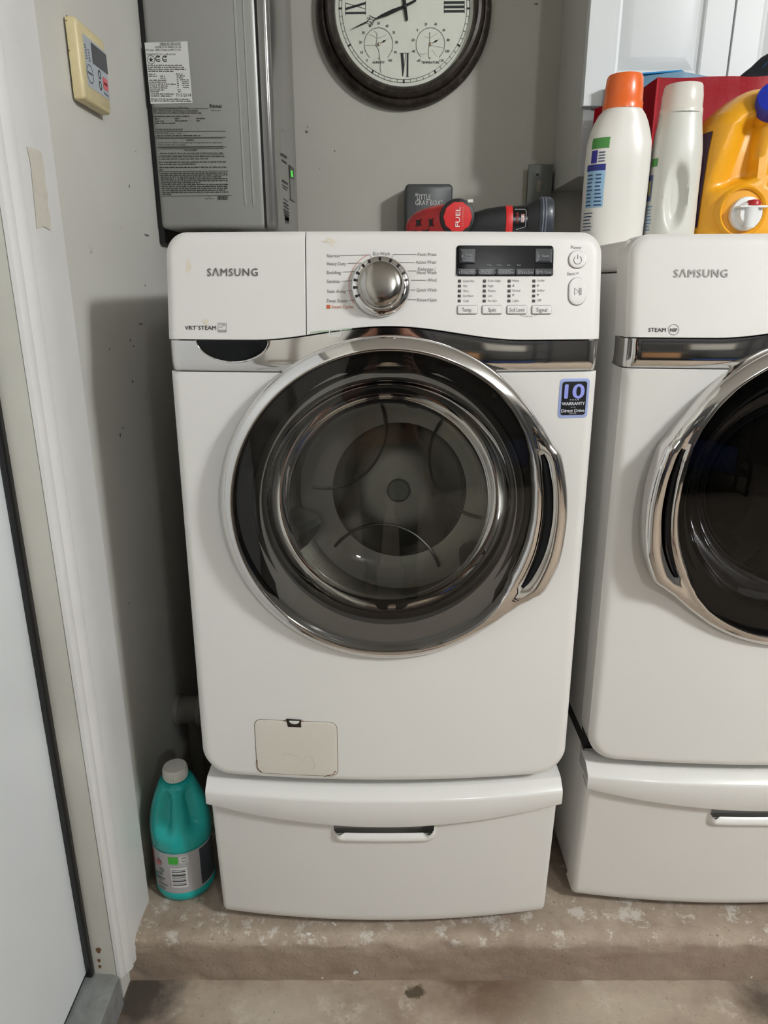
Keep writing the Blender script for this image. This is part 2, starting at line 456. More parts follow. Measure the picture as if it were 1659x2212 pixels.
# ------------------------------------------------------------------ washer and dryer
HW = .343; ZTOP = 1.456; ZP = 1.294; ZC = 1.247; ZB = .492; BOW = .025
def SF0(x, z):
    ye = 1.150+(z-ZP)*.21 if z > ZP else 1.150-(ZP-z)*.026
    return ye-BOW*(1-(x/HW)**2)
def fil(d, r=.015):
    if d >= r: return 0.0
    e = 1-max(d, 0)/r; return r*(1-math.sqrt(max(0, 1-e*e)))
def d_up(x, z):
    R_ = .034; ax = abs(x)
    if ax > HW-R_ and z > ZTOP-R_: return R_-math.hypot(ax-HW+R_, z-ZTOP+R_)
    return min(HW-ax, ZTOP-z)
def d_low(x, z):
    R_ = .052; ax = abs(x)
    if ax > HW-R_ and z < ZB+R_: return R_-math.hypot(ax-HW+R_, z-ZB-R_)
    return min(HW-ax, z-ZB)
RING_T = [.006, .012, .018, .025, .033, .042, .053, .067, .085, .11, .15, .22, .34, .5, .7, 1.0]
RING_L = [.012, .025, .04, .055, .075, .10, .13, .17, .22, .3, .42, .56, .7, .85, 1.0]
def zb(x): return ZP+(.021*(.5+.5*math.cos(PI*(x-.006)/.215)) if abs(x-.006) < .215 else 0)
SEAM = -.1205
DCX, DCZ = .008, 1.028
def front_loop(xa, xb, rl, rr):
    P = []
    n = max(2, int((xb-xa)/.012))
    P += [(xa+(xb-xa)*k/n, zb(xa+(xb-xa)*k/n)+.0015) for k in range(n+1)]
    if rr: P += [(xb, zb(xb)+.03), (xb, ZTOP-.09)] + [(xb-rr+rr*math.cos(a), ZTOP-rr+rr*math.sin(a)) for a in [PI/2*k/8 for k in range(9)]]
    else: P += [(xb, zb(xb)+.05), (xb, ZTOP-.05), (xb, ZTOP)]
    m = max(2, int((xb-xa)/.02))
    x1 = xb-(rr or 0); x0 = xa+(rl or 0)
    P += [(x1+(x0-x1)*k/m, ZTOP) for k in range(1, m)]
    if rl: P += [(xa+rl+rl*math.cos(a), ZTOP-rl+rl*math.sin(a)) for a in [PI/2+PI/2*k/8 for k in range(9)]] + [(xa, ZTOP-.09), (xa, zb(xa)+.03)]
    else: P += [(xa, ZTOP), (xa, ZTOP-.05), (xa, zb(xa)+.05)]
    return P
def machine(root, dx, dy, mirror, kind):
    SF = lambda x, z: SF0(x-dx, z)+dy
    sx = -1 if mirror else 1
    X = lambda x: dx+x
    cx = dx+sx*DCX
    # sheet-metal cabinet behind the front
    b = MB(); b.rings([[(x, y, z) for x, z in rrect(dx-.338+k, dx+.338-k, .508+k, 1.398-k, .004, 2)] for y, k in ((1.20+dy, 0), (1.946+dy, 0), (1.95+dy, .004))], True, False, True)
    body = b.build('cabinet', M_white, root)
    b = MB(); b.box(dx-.340, dx+.340, 1.215+dy, 1.95+dy, 1.400, 1.449, .008, 3); b.build('top_cover', M_white2, root)
    b = MB(); b.box(dx-.334, dx+.334, 1.19+dy, 1.94+dy, .4755, .512); b.build('base_gap_shade', M_dark, root, sharp=0)  # dark box standing in for the shade in the gap above the pedestal
    # lower front
    lp = [(-HW, ZC-.0015), (-HW, ZC-.2), (-HW, .75), (-HW, ZB+.06)] + [(-HW+.052+.052*math.cos(a), ZB+.052+.052*math.sin(a)) for a in [PI+PI/2*k/10 for k in range(11)]]
    lp += [(-.2, ZB), (0, ZB), (.2, ZB)] + [(HW-.052+.052*math.cos(a), ZB+.052+.052*math.sin(a)) for a in [-PI/2+PI/2*k/10 for k in range(11)]]
    lp += [(HW, ZB+.1), (HW, .75), (HW, ZC-.2), (HW, ZC-.0015)]
    lp = dens([(X(x), z) for x, z in lp], .014)
    b = MB(); b.shell(lp, lambda x, z: SF(x, z)+fil(d_low(x-dx, z), .016), .0008, .05, hole=(cx, DCZ, .212), rings=RING_L, fs=1)
    lowf = b.build('front_panel', M_white, root)
    # chrome band under the control panel
    b = MB(); R = []
    nz = 12
    cols = [-HW+(2*HW)*k/110 for k in range(111)]
    def bandy(x, t):
        c = 1-(2*t-1)**2
        e = max(0, abs(x)-(HW-.016))/.016
        return SF0(x, ZC+.02)+dy-.0005-.0010*c+.0045*(max(0, .28-t)/.28)**2+.016*(1-math.sqrt(max(0, 1-min(1, e)**2)))
    R = [[(X(x*.999), bandy(x, k/nz), ZC+(zb(x)-ZC)*k/nz) for k in range(nz+1)] for x in cols]
    R = [[(X(-HW+.0005), p[1]+.05, p[2]) for p in R[0]]]+R+[[(X(HW-.0005), p[1]+.05, p[2]) for p in R[-1]]]
    b.rings(R, closed=False); band = b.build('chrome_band', M_chrome, root, sharp=50)
    # upper front: detergent drawer and control panel, or the dryer's single panel
    def upper(name, xa, xb, rl, rr):
        lp = dens([(X(x), z) for x, z in front_loop(xa, xb, rl, rr)], .012)
        b = MB(); b.shell(lp, lambda x, z: SF(x, z)+fil(d_up(x-dx, z)), .0008, .055, rings=RING_T, fs=1); return b.build(name, M_white2, root)
    S = lambda px, py: onS(px, py, SF)
    m3 = lambda x, z: (x, SF(x, z)-.0007, z)
    if kind == 'washer':
        drawer = upper('detergent_drawer', -HW, SEAM-.0007, .034, 0)
        panel = upper('control_panel', SEAM+.0007, HW, 0, .034)
    else:
        panel = drawer = upper('control_panel', -HW, HW, .034, .034)
    def T(mb, txt, px0, px1, py, capy, bold=0.0, space=1.0, mm=m3):
        p0 = S(px0, py); p1 = S(px1, py); p2 = S(px0, capy)
        return mb.text(txt, p0[0], p1[0], p0[1], mm, cap=p2[1]-p0[1], bold=bold, space=space)
    def line(mb, pts, wpx, mm=m3, closed=False): return mb.stroke([S(*p) for p in pts], wpx*.00076, mm, closed)
    m3l = lambda x, z: (x, SF(x, z)-.0012, z)
    b = MB()
    M_logo = mat('logo_metal', (112, 110, 107), .35, .8)
    if kind == 'washer': T(b, 'SΛMSUNG', 448, 557, 596, 579, .012, 1.12, m3l)
    else: T(b, 'SΛMSUNG', 1455, 1571, 598.5, 581, .012, 1.12, m3l)
    lg = b.build('brand_lettering', M_logo, drawer, sharp=0)
    if kind == 'washer':
        b = MB(); T(b, 'VRT', 400, 424, 712, 703, .012); T(b, 'STEAM', 429, 467, 712, 703, .012)
        T(b, '®', 424.5, 427.5, 706, 702.5); b.build('steam_lettering', M_printd, drawer, sharp=0)
        b = MB(); line(b, [(471, 698), (489, 698), (489, 717), (471, 717)], 1.0, closed=True); line(b, [(471, 713), (489, 713)], 1)
        line(b, [(473, 709), (476, 705), (479, 708), (482, 703), (487, 702)], 1); line(b, [(473, 703), (478, 700.5), (484, 700.5), (487, 703)], .8)
        T(b, 'ENERGY STAR', 472, 488, 716.5, 714.3); b.build('energy_mark', M_print, drawer, sharp=0)
        for st in (((713, 517), 13, 7), ((719, 524), 5, 8)):
            pass
        stain = mat('yellow_stain', (227, 217, 198), .5, var=.08, vscale=90)
        def blot(par, px, py, w, h, seed, name='stain', m=None):
            c = S(px, py); b = MB()
            b.poly([(c[0]+w*.00076/2*math.cos(a)*(1+.35*math.sin(2*a+seed)+.25*math.sin(5*a+seed*2)), c[1]+h*.00076/2*math.sin(a)*(1+.3*math.cos(3*a+seed)+.2*math.sin(4*a))) for a in [2*PI*i/28 for i in range(28)]], lambda x, z: (x, SF(x, z)-.0004, z))
            return b.build(name, m or stain, par, sharp=0)
        blot(drawer, 407, 576, 9, 26, 1); blot(panel, 712, 520, 20, 9, 2.2); blot(panel, 716, 526, 8, 9, 4); blot(drawer, 444, 695, 12, 12, 3)
        # ---- cycle print
        def put(name, txt, x0, x1, y, cy, bold=0.0): b = MB(); T(b, txt, x0, x1, y, cy, bold); return b.build(name, M_print, panel, sharp=0)
        def lead(pts, wpx=.85): b = MB(); line(b, pts, wpx); return b.build('leader_line', M_print, panel, sharp=0)
        for txt, x1, y in (('Normal', 733, 556), ('Heavy Duty', 747.5, 573), ('Bedding', 736.5, 592), ('Sanitize', 734.5, 611), ('Stain Away', 747, 632.5), ('Deep Steam', 750.5, 653)):
            put('cycle_name', txt, 706.5, x1, y, y-7.4)
        for txt, x0, y in (('Perm Press', 902.5, 552.8), ('Active Wear', 898.5, 569.5), ('Delicates /', 903, 584.6), ('Hand Wash', 901, 592), ('Wool', 924, 608.2), ('Quick Wash', 900, 629.5), ('Rinse+Spin', 901.5, 651)):
            put('cycle_name', txt, x0, 943 if txt[0] != 'D' else 941, y, y-7.4)
        put('cycle_name', 'Eco Wash', 806.5, 842, 551.2, 543.8)
        for pts in ([(735, 552), (799, 550.5), (803, 557)], [(751, 569), (783, 568)], [(740, 587.5), (768, 586.5)], [(737, 607.5), (760, 606.5)], [(750, 628), (761, 628)], [(754, 649), (768, 648.6)],
                    [(900, 549.5), (849, 549.5), (846.5, 557)], [(896, 567), (863, 567)], [(899, 585.3), (881, 585)], [(921, 605.2), (888, 605.2)], [(897, 626.3), (888, 626.3)], [(899, 647.2), (880, 647)]):
            lead(pts)
        put('button_name', 'Power', 1233.5, 1256.5, 537.3, 530.3); put('button_name', 'Start/', 1225, 1242.5, 594.5, 587.2)
        lead([(1244, 592), (1246, 589), (1249.5, 588.6), (1249.5, 590.5), (1245.5, 591)], .8)
        for cxp, words in ((1001, ('Extra Hot', 'Hot', 'Warm', 'Eco Warm', 'Cold')), (1054.5, ('Extra High', 'High', 'Medium', 'Low', 'No Spin')), (1107.5, ('Heavy', '', 'Normal', '', 'Light')), (1160.5, ('Louder', '', 'Softer', '', 'Off'))):
            for k, wd in enumerate(words):
                y = 609.2+k*10.75-(cxp-1001)*.008
                if wd: put('option_name', wd, cxp, cxp+len(wd)*2.55+1, y, y-5.2)
                else:
                    c = S(cxp+1.6, y-3); q = .0016; sg = 1 if k == 1 else -1; b = MB()
                    b.poly([(c[0]-q, c[1]-q*sg), (c[0]+q, c[1]-q*sg), (c[0], c[1]+q*sg)], m3); b.build('option_arrow', M_print, panel, sharp=0)
        put('option_name', 'Child Lock', 1133, 1151, 684.5, 681.2); lead([(1123.5, 681), (1131, 683)], .7); lead([(1160, 680.5), (1152.5, 682.8)], .7)
        org_m = mat('orange_print', (196, 92, 52), .5)
        b = MB(); T(b, 'Steam Cycles', 716.5, 763.5, 666, 658.8); c = S(709.5, 662.5); b.rect(c[0]-.0028, c[0]+.0028, c[1]-.0027, c[1]+.0027, m3)
        kc = S(822.5, 620); kn_r = .0475
        arc = [(kc[0]+.0490*math.cos(math.radians(a)), kc[1]+.0020+.0490*math.sin(math.radians(a))) for a in range(112, 216, 4)]
        b.stroke(arc, .0007, m3); b.build('steam_lettering', org_m, panel, sharp=0)
        # ---- knob
        axis = Vector((0, -1, -.0)); axis = Vector((0, -1, .21)).normalized()
        ko = Vector((kc[0], SF(*kc), kc[1]))
        b = MB(); b.lathe([(.0452, -.003), (.0452, .004), (.0445, .0075), (.042, .0100), (.0375, .0105)], ko, axis, 64)
        knob = b.build('cycle_knob', M_chrome, panel, sharp=50)
        b = MB(); b.lathe([(.0378, .0100), (.0366, .014), (.0350, .020), (.0325, .0255), (.0280, .0290), (.020, .0305), (.010, .0310), (.0001, .0311)], ko, axis, 64)
        b.build('knob_dome', mat('brushed_chrome', (176, 172, 166), .16, 1.0), panel, sharp=60)
        q = Vector((0, 0, 1)).rotation_difference(axis); ux = Vector((1, 0, 0)); uz = axis.cross(ux)*-1
        if uz.z < 0: uz = -uz
        for a in (152, 168, 184, 203, 132, 116, 92, 68, 48, 28, 12, -4, -23):
            r_ = math.radians(a); d = ux*math.cos(r_)+uz*math.sin(r_); t_ = axis.cross(d)
            b = MB(); c0 = ko+axis*.0112
            b.add([c0+d*.0380-t_*.0018, c0+d*.0422-t_*.0021-axis*.0007, c0+d*.0422+t_*.0021-axis*.0007, c0+d*.0380+t_*.0018], [(0, 1, 2, 3)])
            b.build('tick_mark', M_black, panel, sharp=0)
        # ---- display
        d0 = S(985, 596.5); d1 = S(1196, 531)
        b = MB(); b.shell(dens(rrect(d0[0], d1[0], d0[1], d1[1], .005), .02), SF, .0012, .001, off=.0018); disp = b.build('display', M_blackg, panel)
        md = lambda x, z: (x, SF(x, z)-.0036, z); ml = lambda x, z: (x, SF(x, z)-.0042, z)
        key = mat('display_key', (22, 24, 29), .25)
        for xa, xb, ya, yb in ((991, 1026, 570, 537), (1155, 1192, 569, 537), (986.5, 1027, 595, 580), (1028.5, 1069, 595, 580), (1070.5, 1111.5, 595, 580), (1113, 1153, 595, 580), (1154.5, 1194.5, 595, 580)):
            p0 = S(xa, ya); p1 = S(xb, yb)
            b = MB(); b.shell(rrect(p0[0], p1[0], p0[1], p1[1], .0012, 3), SF, .0005, .0005, rings=2, off=.0030); b.build('touch_key', key, panel)
        b = MB(); lt = mat('display_lettering', (150, 152, 155), .5)
        T(b, 'Pure', 1005, 1017.5, 553, 547.5, mm=ml); T(b, 'Cycle', 1003.5, 1019, 559.5, 554, mm=ml); T(b, 'Steam', 1168.5, 1185, 555.8, 550, mm=ml)
        for wd, x0, x1 in (('Delay Start', 995.5, 1024), ('Pre Wash', 1038.5, 1064), ('Extra Rinse', 1080.5, 1109), ('Extra Spin', 1123, 1150), ('My Cycle', 1165, 1189)):
            T(b, wd, x0, x1, 590.8, 584.6, mm=ml); T(b, 'ı' if False else 'l', x0-4.5, x0-3.2, 591, 586, mm=ml)
        for wd, x0, x1 in (('Wash', 1051, 1061), ('Rinse', 1072, 1082), ('Spin', 1094, 1102), ('End', 1115.5, 1123)):
            T(b, wd, x0, x1, 574, 571, mm=ml)
        T(b, 'l', 997, 998.8, 557, 550, mm=ml); T(b, 'l', 1162, 1163.6, 557.5, 550.5, mm=ml)
        b.build('display_lettering', lt, panel, sharp=0)
        # ---- indicator lamps
        for xp, in ((992.7,), (1046.6,), (1100,), (1153.3,)):
            for k in range(5):
                c = S(xp-(k*.15), 607+k*10.75); b = MB()
                b.shell(rrect(c[0]-.0023, c[0]+.0023, c[1]-.0021, c[1]+.0021, .0004, 2), SF, .0003, .0005, rings=2, off=.0008); b.build('indicator_lamp', M_black, panel)
        # ---- buttons
        def button(px0, px1, py0, py1, rpx, name):
            p0 = S(px0, py1); p1 = S(px1, py0); r_ = rpx*.00076
            b = MB(); b.shell(dens(rrect(p0[0], p1[0], p0[1], p1[1], r_, 6), .01), SF, .0006, .0006, off=.0009, rings=3)
            o = b.build(name+'_rim', mat('button_rim', (150, 148, 145), .35, .5), panel)
            g = .0011; b = MB(); b.shell(dens(rrect(p0[0]+g, p1[0]-g, p0[1]+g, p1[1]-g, max(.0005, r_-g), 6), .01), SF, .0012, .0015, off=.0030, rings=3)
            return b.build(name, M_white2, panel)
        mb_ = lambda x, z: (x, SF(x, z)-.0036, z)
        for wd, xa, xb, xt0, xt1 in (('Temp.', 986.7, 1031.5, 997.5, 1019), ('Spin', 1040, 1085, 1054, 1070.5), ('Soil Level', 1093.5, 1138.5, 1100, 1132), ('Signal', 1147, 1192, 1157.5, 1181)):
            button(xa, xb, 658.8, 679.5, 4, 'option_button'); b = MB(); T(b, wd, xt0, xt1, 673.2, 664, mm=mb_); b.build('button_lettering', M_print, panel, sharp=0)
        button(1226.3, 1267, 541, 580.5, 19.5, 'power_button'); button(1226, 1266.5, 599, 660.5, 19.5, 'start_button')
        c = S(1246.8, 561.5); b = MB()
        b.stroke([(c[0]+.0062*math.sin(math.radians(a)), c[1]+.0062*math.cos(math.radians(a))) for a in range(35, 326, 15)], .0009, mb_); b.stroke([(c[0], c[1]+.001), (c[0], c[1]+.008)], .0009, mb_); b.build('power_symbol', M_print, panel, sharp=0)
        b = MB(); line(b, [(1240, 622), (1240, 637), (1249, 629.5)], 1.3, mb_, True); line(b, [(1250.5, 622), (1250.5, 637.5)], 1.4, mb_); line(b, [(1254, 622), (1254, 637.5)], 1.4, mb_)
        b.build('start_symbol', M_print, panel, sharp=0)
        # ---- grip of the detergent drawer; black plate stands in for its shaded recess
        gy = lambda x, z: SF0(x-dx, ZC+.02)+dy-.0015
        g0 = S(425, 735); g1 = S(581, 735)
        gx = (g0[0]+g1[0])/2; gw = (g1[0]-g0[0])/2; gz = ZP+.001
        lp = [(gx+gw*math.cos(a), gz+.0335*math.sin(a)) for a in [PI+PI*k/28 for k in range(29)]]
        b = MB(); b.shell(dens(lp, .01), gy, .002, .004, center=(gx, gz-.012)); gr = b.build('drawer_grip', M_blackg, drawer)
        b = MB(); b.tube([(x, gy(x, z)-.0005, z) for x, z in lp], .0017, 8); b.build('grip_rim', M_chrome, drawer)
        # broken clip at the seam
        b = MB(); c0 = S(716, 716); c1 = S(735, 724)
        cl = [S(p, q_) for p, q_ in ((712.5, 711.5), (738, 710.5), (736.5, 721), (733.5, 724.5), (715, 725), (713, 722))]
        b.stroke(cl, .0028, lambda x, z: (x, SF0(x-dx, ZC+.03)+dy-.004, z), True); b.build('broken_clip', mat('clip_white', (225, 226, 220), .5), panel, sharp=0)
        b = MB(); b.stroke([S(671, 718), S(690, 715.5), S(712, 714), S(760, 709)], .0022, lambda x, z: (x, SF0(x-dx, ZC+.03)+dy-.0035, z)); b.build('clip_residue', mat('residue_green', (176, 196, 170), .6), panel, sharp=0)
        # ---- warranty sticker
        s0 = S(1204, 903.5); s1 = S(1273, 817)
        lp = [S(1206, 904), S(1268, 902), S(1273, 818), S(1208, 818)]
        x0, x1 = s0[0], S(1271, 860)[0]; z0, z1 = s0[1], s1[1]
        b = MB(); b.shell(rrect(x0, x1, z0, z1, .006), SF, .0002, .0003, rings=2, off=.0006); stk = b.build('warranty_sticker', mat('sticker_foil', (176, 192, 240), .3, .25), root)
        b = MB(); b.shell(rrect(x0+.0045, x1-.0042, z0+.005, z1-.0047, .004), SF, .0001, .0001, rings=2, off=.0012); b.build('sticker_field', mat('sticker_black', (22, 22, 26), .35), stk)
        ms = lambda x, z: (x, SF(x, z)-.0018, z); W_ = x1-x0; H_ = z1-z0
        U = lambda u: x0+W_*u
        V = lambda v: z1-H_*v
        foil = mat('sticker_foil_digits', (160, 170, 245), .3, .1); wht = mat('sticker_white', (225, 228, 235), .4)
        b = MB(); b.text('10', U(.19), U(.82), V(.49), ms, cap=H_*.365, bold=.045, res=8); b.build('sticker_digits', foil, stk, sharp=0)
        b = MB(); b.text('WARRANTY', U(.11), U(.88), V(.665), ms, cap=H_*.078, bold=.045); b.text('Direct Drive', U(.11), U(.88), V(.848), ms, cap=H_*.088, bold=.03)
        b.text('Y E A R', U(.36), U(.68), V(.548), ms, cap=H_*.035, bold=.01); b.text('on the', U(.41), U(.58), V(.73), ms, cap=H_*.03); b.text('MOTOR', U(.38), U(.62), V(.895), ms, cap=H_*.03)
        b.build('sticker_lettering', wht, stk, sharp=0)
        # ---- drain filter cover
        f0 = S(553, 1672); f1 = S(728, 1556); fz1 = S(640, 1558)[1]; fz0 = S(640, 1673)[1]; fx0 = S(551, 1580)[0]; fx1 = S(728, 1600)[0]
        b = MB(); b.shell(dens(rrect(fx0-.0009, fx1+.0009, fz0-.0009, fz1+.0009, .014, 8), .015), SF, 0, 0, off=.0003, rings=4); b.build('cover_gap', mat('cover_gap', (108, 88, 66), .8), root, sharp=0)
        b = MB(); b.shell(dens(rrect(fx0, fx1, fz0, fz1, .0135, 8), .015), SF, .0010, .0008, off=.0014, rings=5); fc = b.build('filter_cover', mat('aged_white', (222, 217, 204), .35, coat=.2), root)
        n0 = S(622, 1569); n1 = S(650.5, 1556); mf = lambda x, z: (x, SF(x, z)-.0017, z)
        b = MB(); b.poly([(n0[0], n0[1]), (n1[0], n0[1]), (n1[0], n1[1]+.001), (n1[0]+.004, n1[1]+.0022), (n0[0]+.006, n1[1]+.003), (n0[0]-.003, n1[1]+.003)], mf); b.build('latch_slot', mat('rusty_dark', (38, 24, 16), .8), fc, sharp=0)
        b = MB(); cc = ((n0[0]+n1[0])/2, n1[1]-.0005); b.shell([(cc[0]+.0094*math.cos(a), cc[1]+.0066*math.sin(a)) for a in [PI+PI*k/14 for k in range(15)]], SF, .0008, .0005, off=.0030, rings=2); b.build('latch', M_white2, fc)
        rm = mat('rust_edge', (110, 62, 30), .9)
        for pts in ([(555.5, 1640), (555.5, 1655), (559, 1662), (566, 1667)], [(612, 1556.5), (624, 1556), (648, 1556), (656, 1557.5)], [(725, 1664), (720, 1672), (700, 1676)]):
            b = MB(); line(b, pts, 2.0, lambda x, z: (x, SF(x, z)-.0016, z)); b.build('rust_mark', rm, fc, sharp=0)
        gm = mat('glue_residue', (206, 204, 198), .6)
        b = MB(); line(b, [(608, 1630), (620, 1627), (640, 1632), (652, 1646), (660, 1632), (672, 1632), (680, 1650), (676, 1662)], 2.2, mf); b.build('glue_residue', gm, fc, sharp=0)
    else:
        b = MB(); T(b, 'STEAM', 1400.5, 1438, 716.5, 707.5, .012); b.build('steam_lettering', M_printd, panel, sharp=0)
        b = MB(); c = S(1455, 712); b.stroke(circ(c[0], c[1], .0082, 28), .0006, m3, True); T(b, 'NSF', 1447.5, 1462.5, 716, 708.5, .03); b.build('certification_mark', M_printd, panel, sharp=0)
    # ---- door
    keys = [(-180, 0, 0, 0), (-52, 0, 0, 0), (-44, .002, -.003, .1), (-38, .006, -.008, .35), (-33, .014, -.012, .75), (-29, .023, -.016, 1), (-18, .0215, -.018, 1), (-8, .016, -.019, 1), (3, .013, -.019, 1), (12, .012, -.017, 1), (19.5, .0125, -.013, .95), (23, .006, -.010, .6), (32, .001, -.005, .25), (42, 0, -.002, .05), (50, 0, 0, 0), (180, 0, 0, 0)]
    def hv(a, j):
        for k in range(len(keys)-1):
            if keys[k][0] <= a <= keys[k+1][0]:
                t = (a-keys[k][0])/(keys[k+1][0]-keys[k][0]); t = t*t*(3-2*t) if j != 1 else t
                return keys[k][j]*(1-t)+keys[k+1][j]*t
        return 0
    N = 192; Y0 = 1.092+dy
    R = []
    # ring profile: (u 0=outer..1=inner, y offset)
    prof = [(0, .050), (-.01, .026), (.02, .0165), (.10, .0120), (.22, .0090), (.36, .0065), (.52, .0040), (.68, .0018), (.80, .0005), (.88, .0010), (.95, .0040), (1.0, .011), (1.02, .024)]
    for u, yo in prof:
        ring = []
        for i in range(N):
            a = -180+360*i/N; ar = math.radians(a); ro = .276+hv(a, 1); ri = .2525+hv(a, 2); w_ = hv(a, 3)
            r = ro+(ri-ro)*u
            # grip: ring bulges forward at its outer edge and dips to a groove inside it
            lift = -.016*w_*smooth(1.0, .05, u) + .010*w_*math.exp(-((u-.62)/.16)**2)
            ring.append((cx+sx*r*math.cos(ar), Y0+yo+lift, DCZ+r*math.sin(ar)))
        R.append(ring)
    b = MB(); b.rings(R)
    door = b.build('door', M_chrome, root, sharp=45)
    # black strip painting the dark reflection on the grip
    gp = []
    for a in range(-31, 22, 2):
        ar = math.radians(a); ro = .276+hv(a, 1); ri = .2525+hv(a, 2); u = .60; r = ro+(ri-ro)*u
        wdt = .0068*math.sqrt(max(0.02, 1-((a+5)/27.5)**2)); gp.append((ar, r, wdt, ro, ri))
    R = []
    for f_ in (-1, -.5, 0, .5, 1):
        ring = []
        for ar, r, wdt, ro, ri in gp:
            rr = r+wdt*f_; u = (rr-ro)/(ri-ro); a = math.degrees(ar); w_ = hv(a, 3)
            yo = .002
            lift = -.016*w_*smooth(1.0, .05, u) + .010*w_*math.exp(-((u-.62)/.16)**2)
            ring.append((cx+sx*rr*math.cos(ar), Y0+yo+lift-.0028, DCZ+rr*math.sin(ar)))
        R.append(ring)
    b = MB(); b.rings(R, closed=False); b.build('grip_reflection', M_blackg, door)
    # tinted outer window, slightly domed (follows the inner edge of the ring)
    R = []
    for k in range(0, 9):
        t = 1-k/8.0
        ring = []
        for i in range(N):
            a = -180+360*i/N; ar = math.radians(a); ri = (.2535+hv(a, 2))*max(t, .002)
            ring.append((cx+sx*ri*math.cos(ar), Y0+.017-.013*(1-t*t), DCZ+ri*math.sin(ar)))
        R.append(ring)
    b = MB(); b.rings(R); b.build('outer_window', M_tint if kind == 'washer' else M_tintd, door, sharp=60)
    # parts of the door seen through the window
    def ann(name, prof, m, n=96): bb = MB(); bb.lathe([(r, h) for r, h in prof], (cx, Y0, DCZ), (0, 1, 0), n); return bb.build(name, m, door, sharp=50)
    ann('inner_bezel', [(.262, .028), (.238, .030), (.228, .034)], M_bezel)
    ann('metal_ring', [(.228, .034), (.224, .030), (.214, .036), (.206, .052)], M_satin)
    ann('gasket', [(.228, .036), (.232, .06), (.222, .10), (.206, .11), (.203, .06), (.206, .052)], mat('gasket_grey', (74, 76, 76), .6))
    ann('glass_bowl', [(.205, .052), (.198, .075), (.178, .11), (.150, .135), (.12, .145), (.06, .15), (.0005, .151)], M_bowl)
    # ---- drum, its axis dipping towards the back
    d0 = Vector((cx, 1.185+dy, DCZ-.012)); ax = (Vector((sx*.030, .40, -.088))).normalized(); rq = Vector((0, 0, 1)).rotation_difference(ax)
    DP = lambda r, a, h: d0+rq @ Vector((r*math.cos(a), r*math.sin(a), h))
    b = MB(); b.lathe([(.213, 0), (.228, .03), (.231, .31), (.222, .345), (.15, .352), (.135, .340), (.06, .338), (.0005, .338)], d0, ax, 96)
    drum = b.build('drum', M_drum, root, sharp=40)
    b = MB(); b.lathe([(.026, .338), (.026, .330), (.022, .326), (.0005, .325)], d0, ax, 40); b.build('hub_cap', mat('hub_grey', (205, 203, 190), .45), drum)
    for k, a in enumerate((35, 155, 275)):
        ar = math.radians(a); R = []
        for h, hg in ((.05, .006), (.08, .045), (.20, .055), (.30, .05), (.335, .006)):
            R.append([tuple(DP(.232-q, ar+ww/.23, h)) for ww, q in ((-.045, 0), (-.025, hg*.75), (-.01, hg), (.01, hg), (.025, hg*.75), (.045, 0))])
        b = MB(); b.rings(R, closed=False); b.build('drum_lifter', mat('lifter_grey', (168, 166, 160), .4), drum)
        # pressed arc on the back plate
        b = MB(); c0 = ar+PI; pts = []
        for q in range(25):
            t_ = math.radians(-62+124*q/24); x_ = .215*math.cos(c0)-.135*math.cos(c0+t_); y_ = .215*math.sin(c0)-.135*math.sin(c0+t_)
            pts.append(d0+rq @ Vector((x_, y_, .336)))
        b.tube(pts, .003, 8); b.build('pressed_arc', mat('drum_ridge', (205, 203, 198), .3, 1.0), drum)
    b = MB()
    for k in range(72):
        for q, h in enumerate((.10, .135, .17, .205, .24, .275)):
            a = 2*PI*(k+(.5 if q % 2 else 0))/72
            b.add([DP(.2292, a-.011, h), DP(.2292, a, h+.0025), DP(.2292, a+.011, h), DP(.2292, a, h-.0025)], [(0, 1, 2, 3)])
    o = b.build('drum_holes', M_black, drum, sharp=0); o['kind'] = 'stuff'
def glass(name, tint, ior, rough=0.0):
    m = bpy.data.materials.new(name); m.use_nodes = True; n = m.node_tree.nodes; l = m.node_tree.links
    n.remove(n['Principled BSDF']); out = n['Material Output']
    tr = n.new('ShaderNodeBsdfTransparent'); tr.inputs[0].default_value = tint
    gl = n.new('ShaderNodeBsdfGlossy'); gl.inputs['Roughness'].default_value = rough; gl.inputs[0].default_value = (1, 1, 1, 1)
    fr = n.new('ShaderNodeFresnel'); fr.inputs[0].default_value = ior
    mx = n.new('ShaderNodeMixShader'); l.new(fr.outputs[0], mx.inputs[0]); l.new(tr.outputs[0], mx.inputs[1]); l.new(gl.outputs[0], mx.inputs[2]); l.new(mx.outputs[0], out.inputs[0])
    return m
M_tint = glass('tinted_window', (.66, .655, .64, 1), 1.45)
M_tintd = glass('dark_tinted_window', (.16, .16, .165, 1), 1.34)
M_bowl = glass('glass_bowl', (.86, .88, .87, 1), 1.45)
M_bezel = mat('bezel_grey', (62, 61, 60), .3, .4)
M_drum = mat('drum_steel', (196, 193, 186), .32, 1.0)
WASH = thing('washer', 'white front-load washing machine with knob, display and chrome-ringed round door', 'washing machine', (0, 1.5, .49))
machine(WASH, 0, 0, False, 'washer')
DDX, DDY = .742, .043
DRY = thing('dryer', 'white dryer cut off by the right edge, chrome door handle on its left', 'dryer', (DDX, 1.5+DDY, .49))
machine(DRY, DDX, DDY, True, 'dryer')

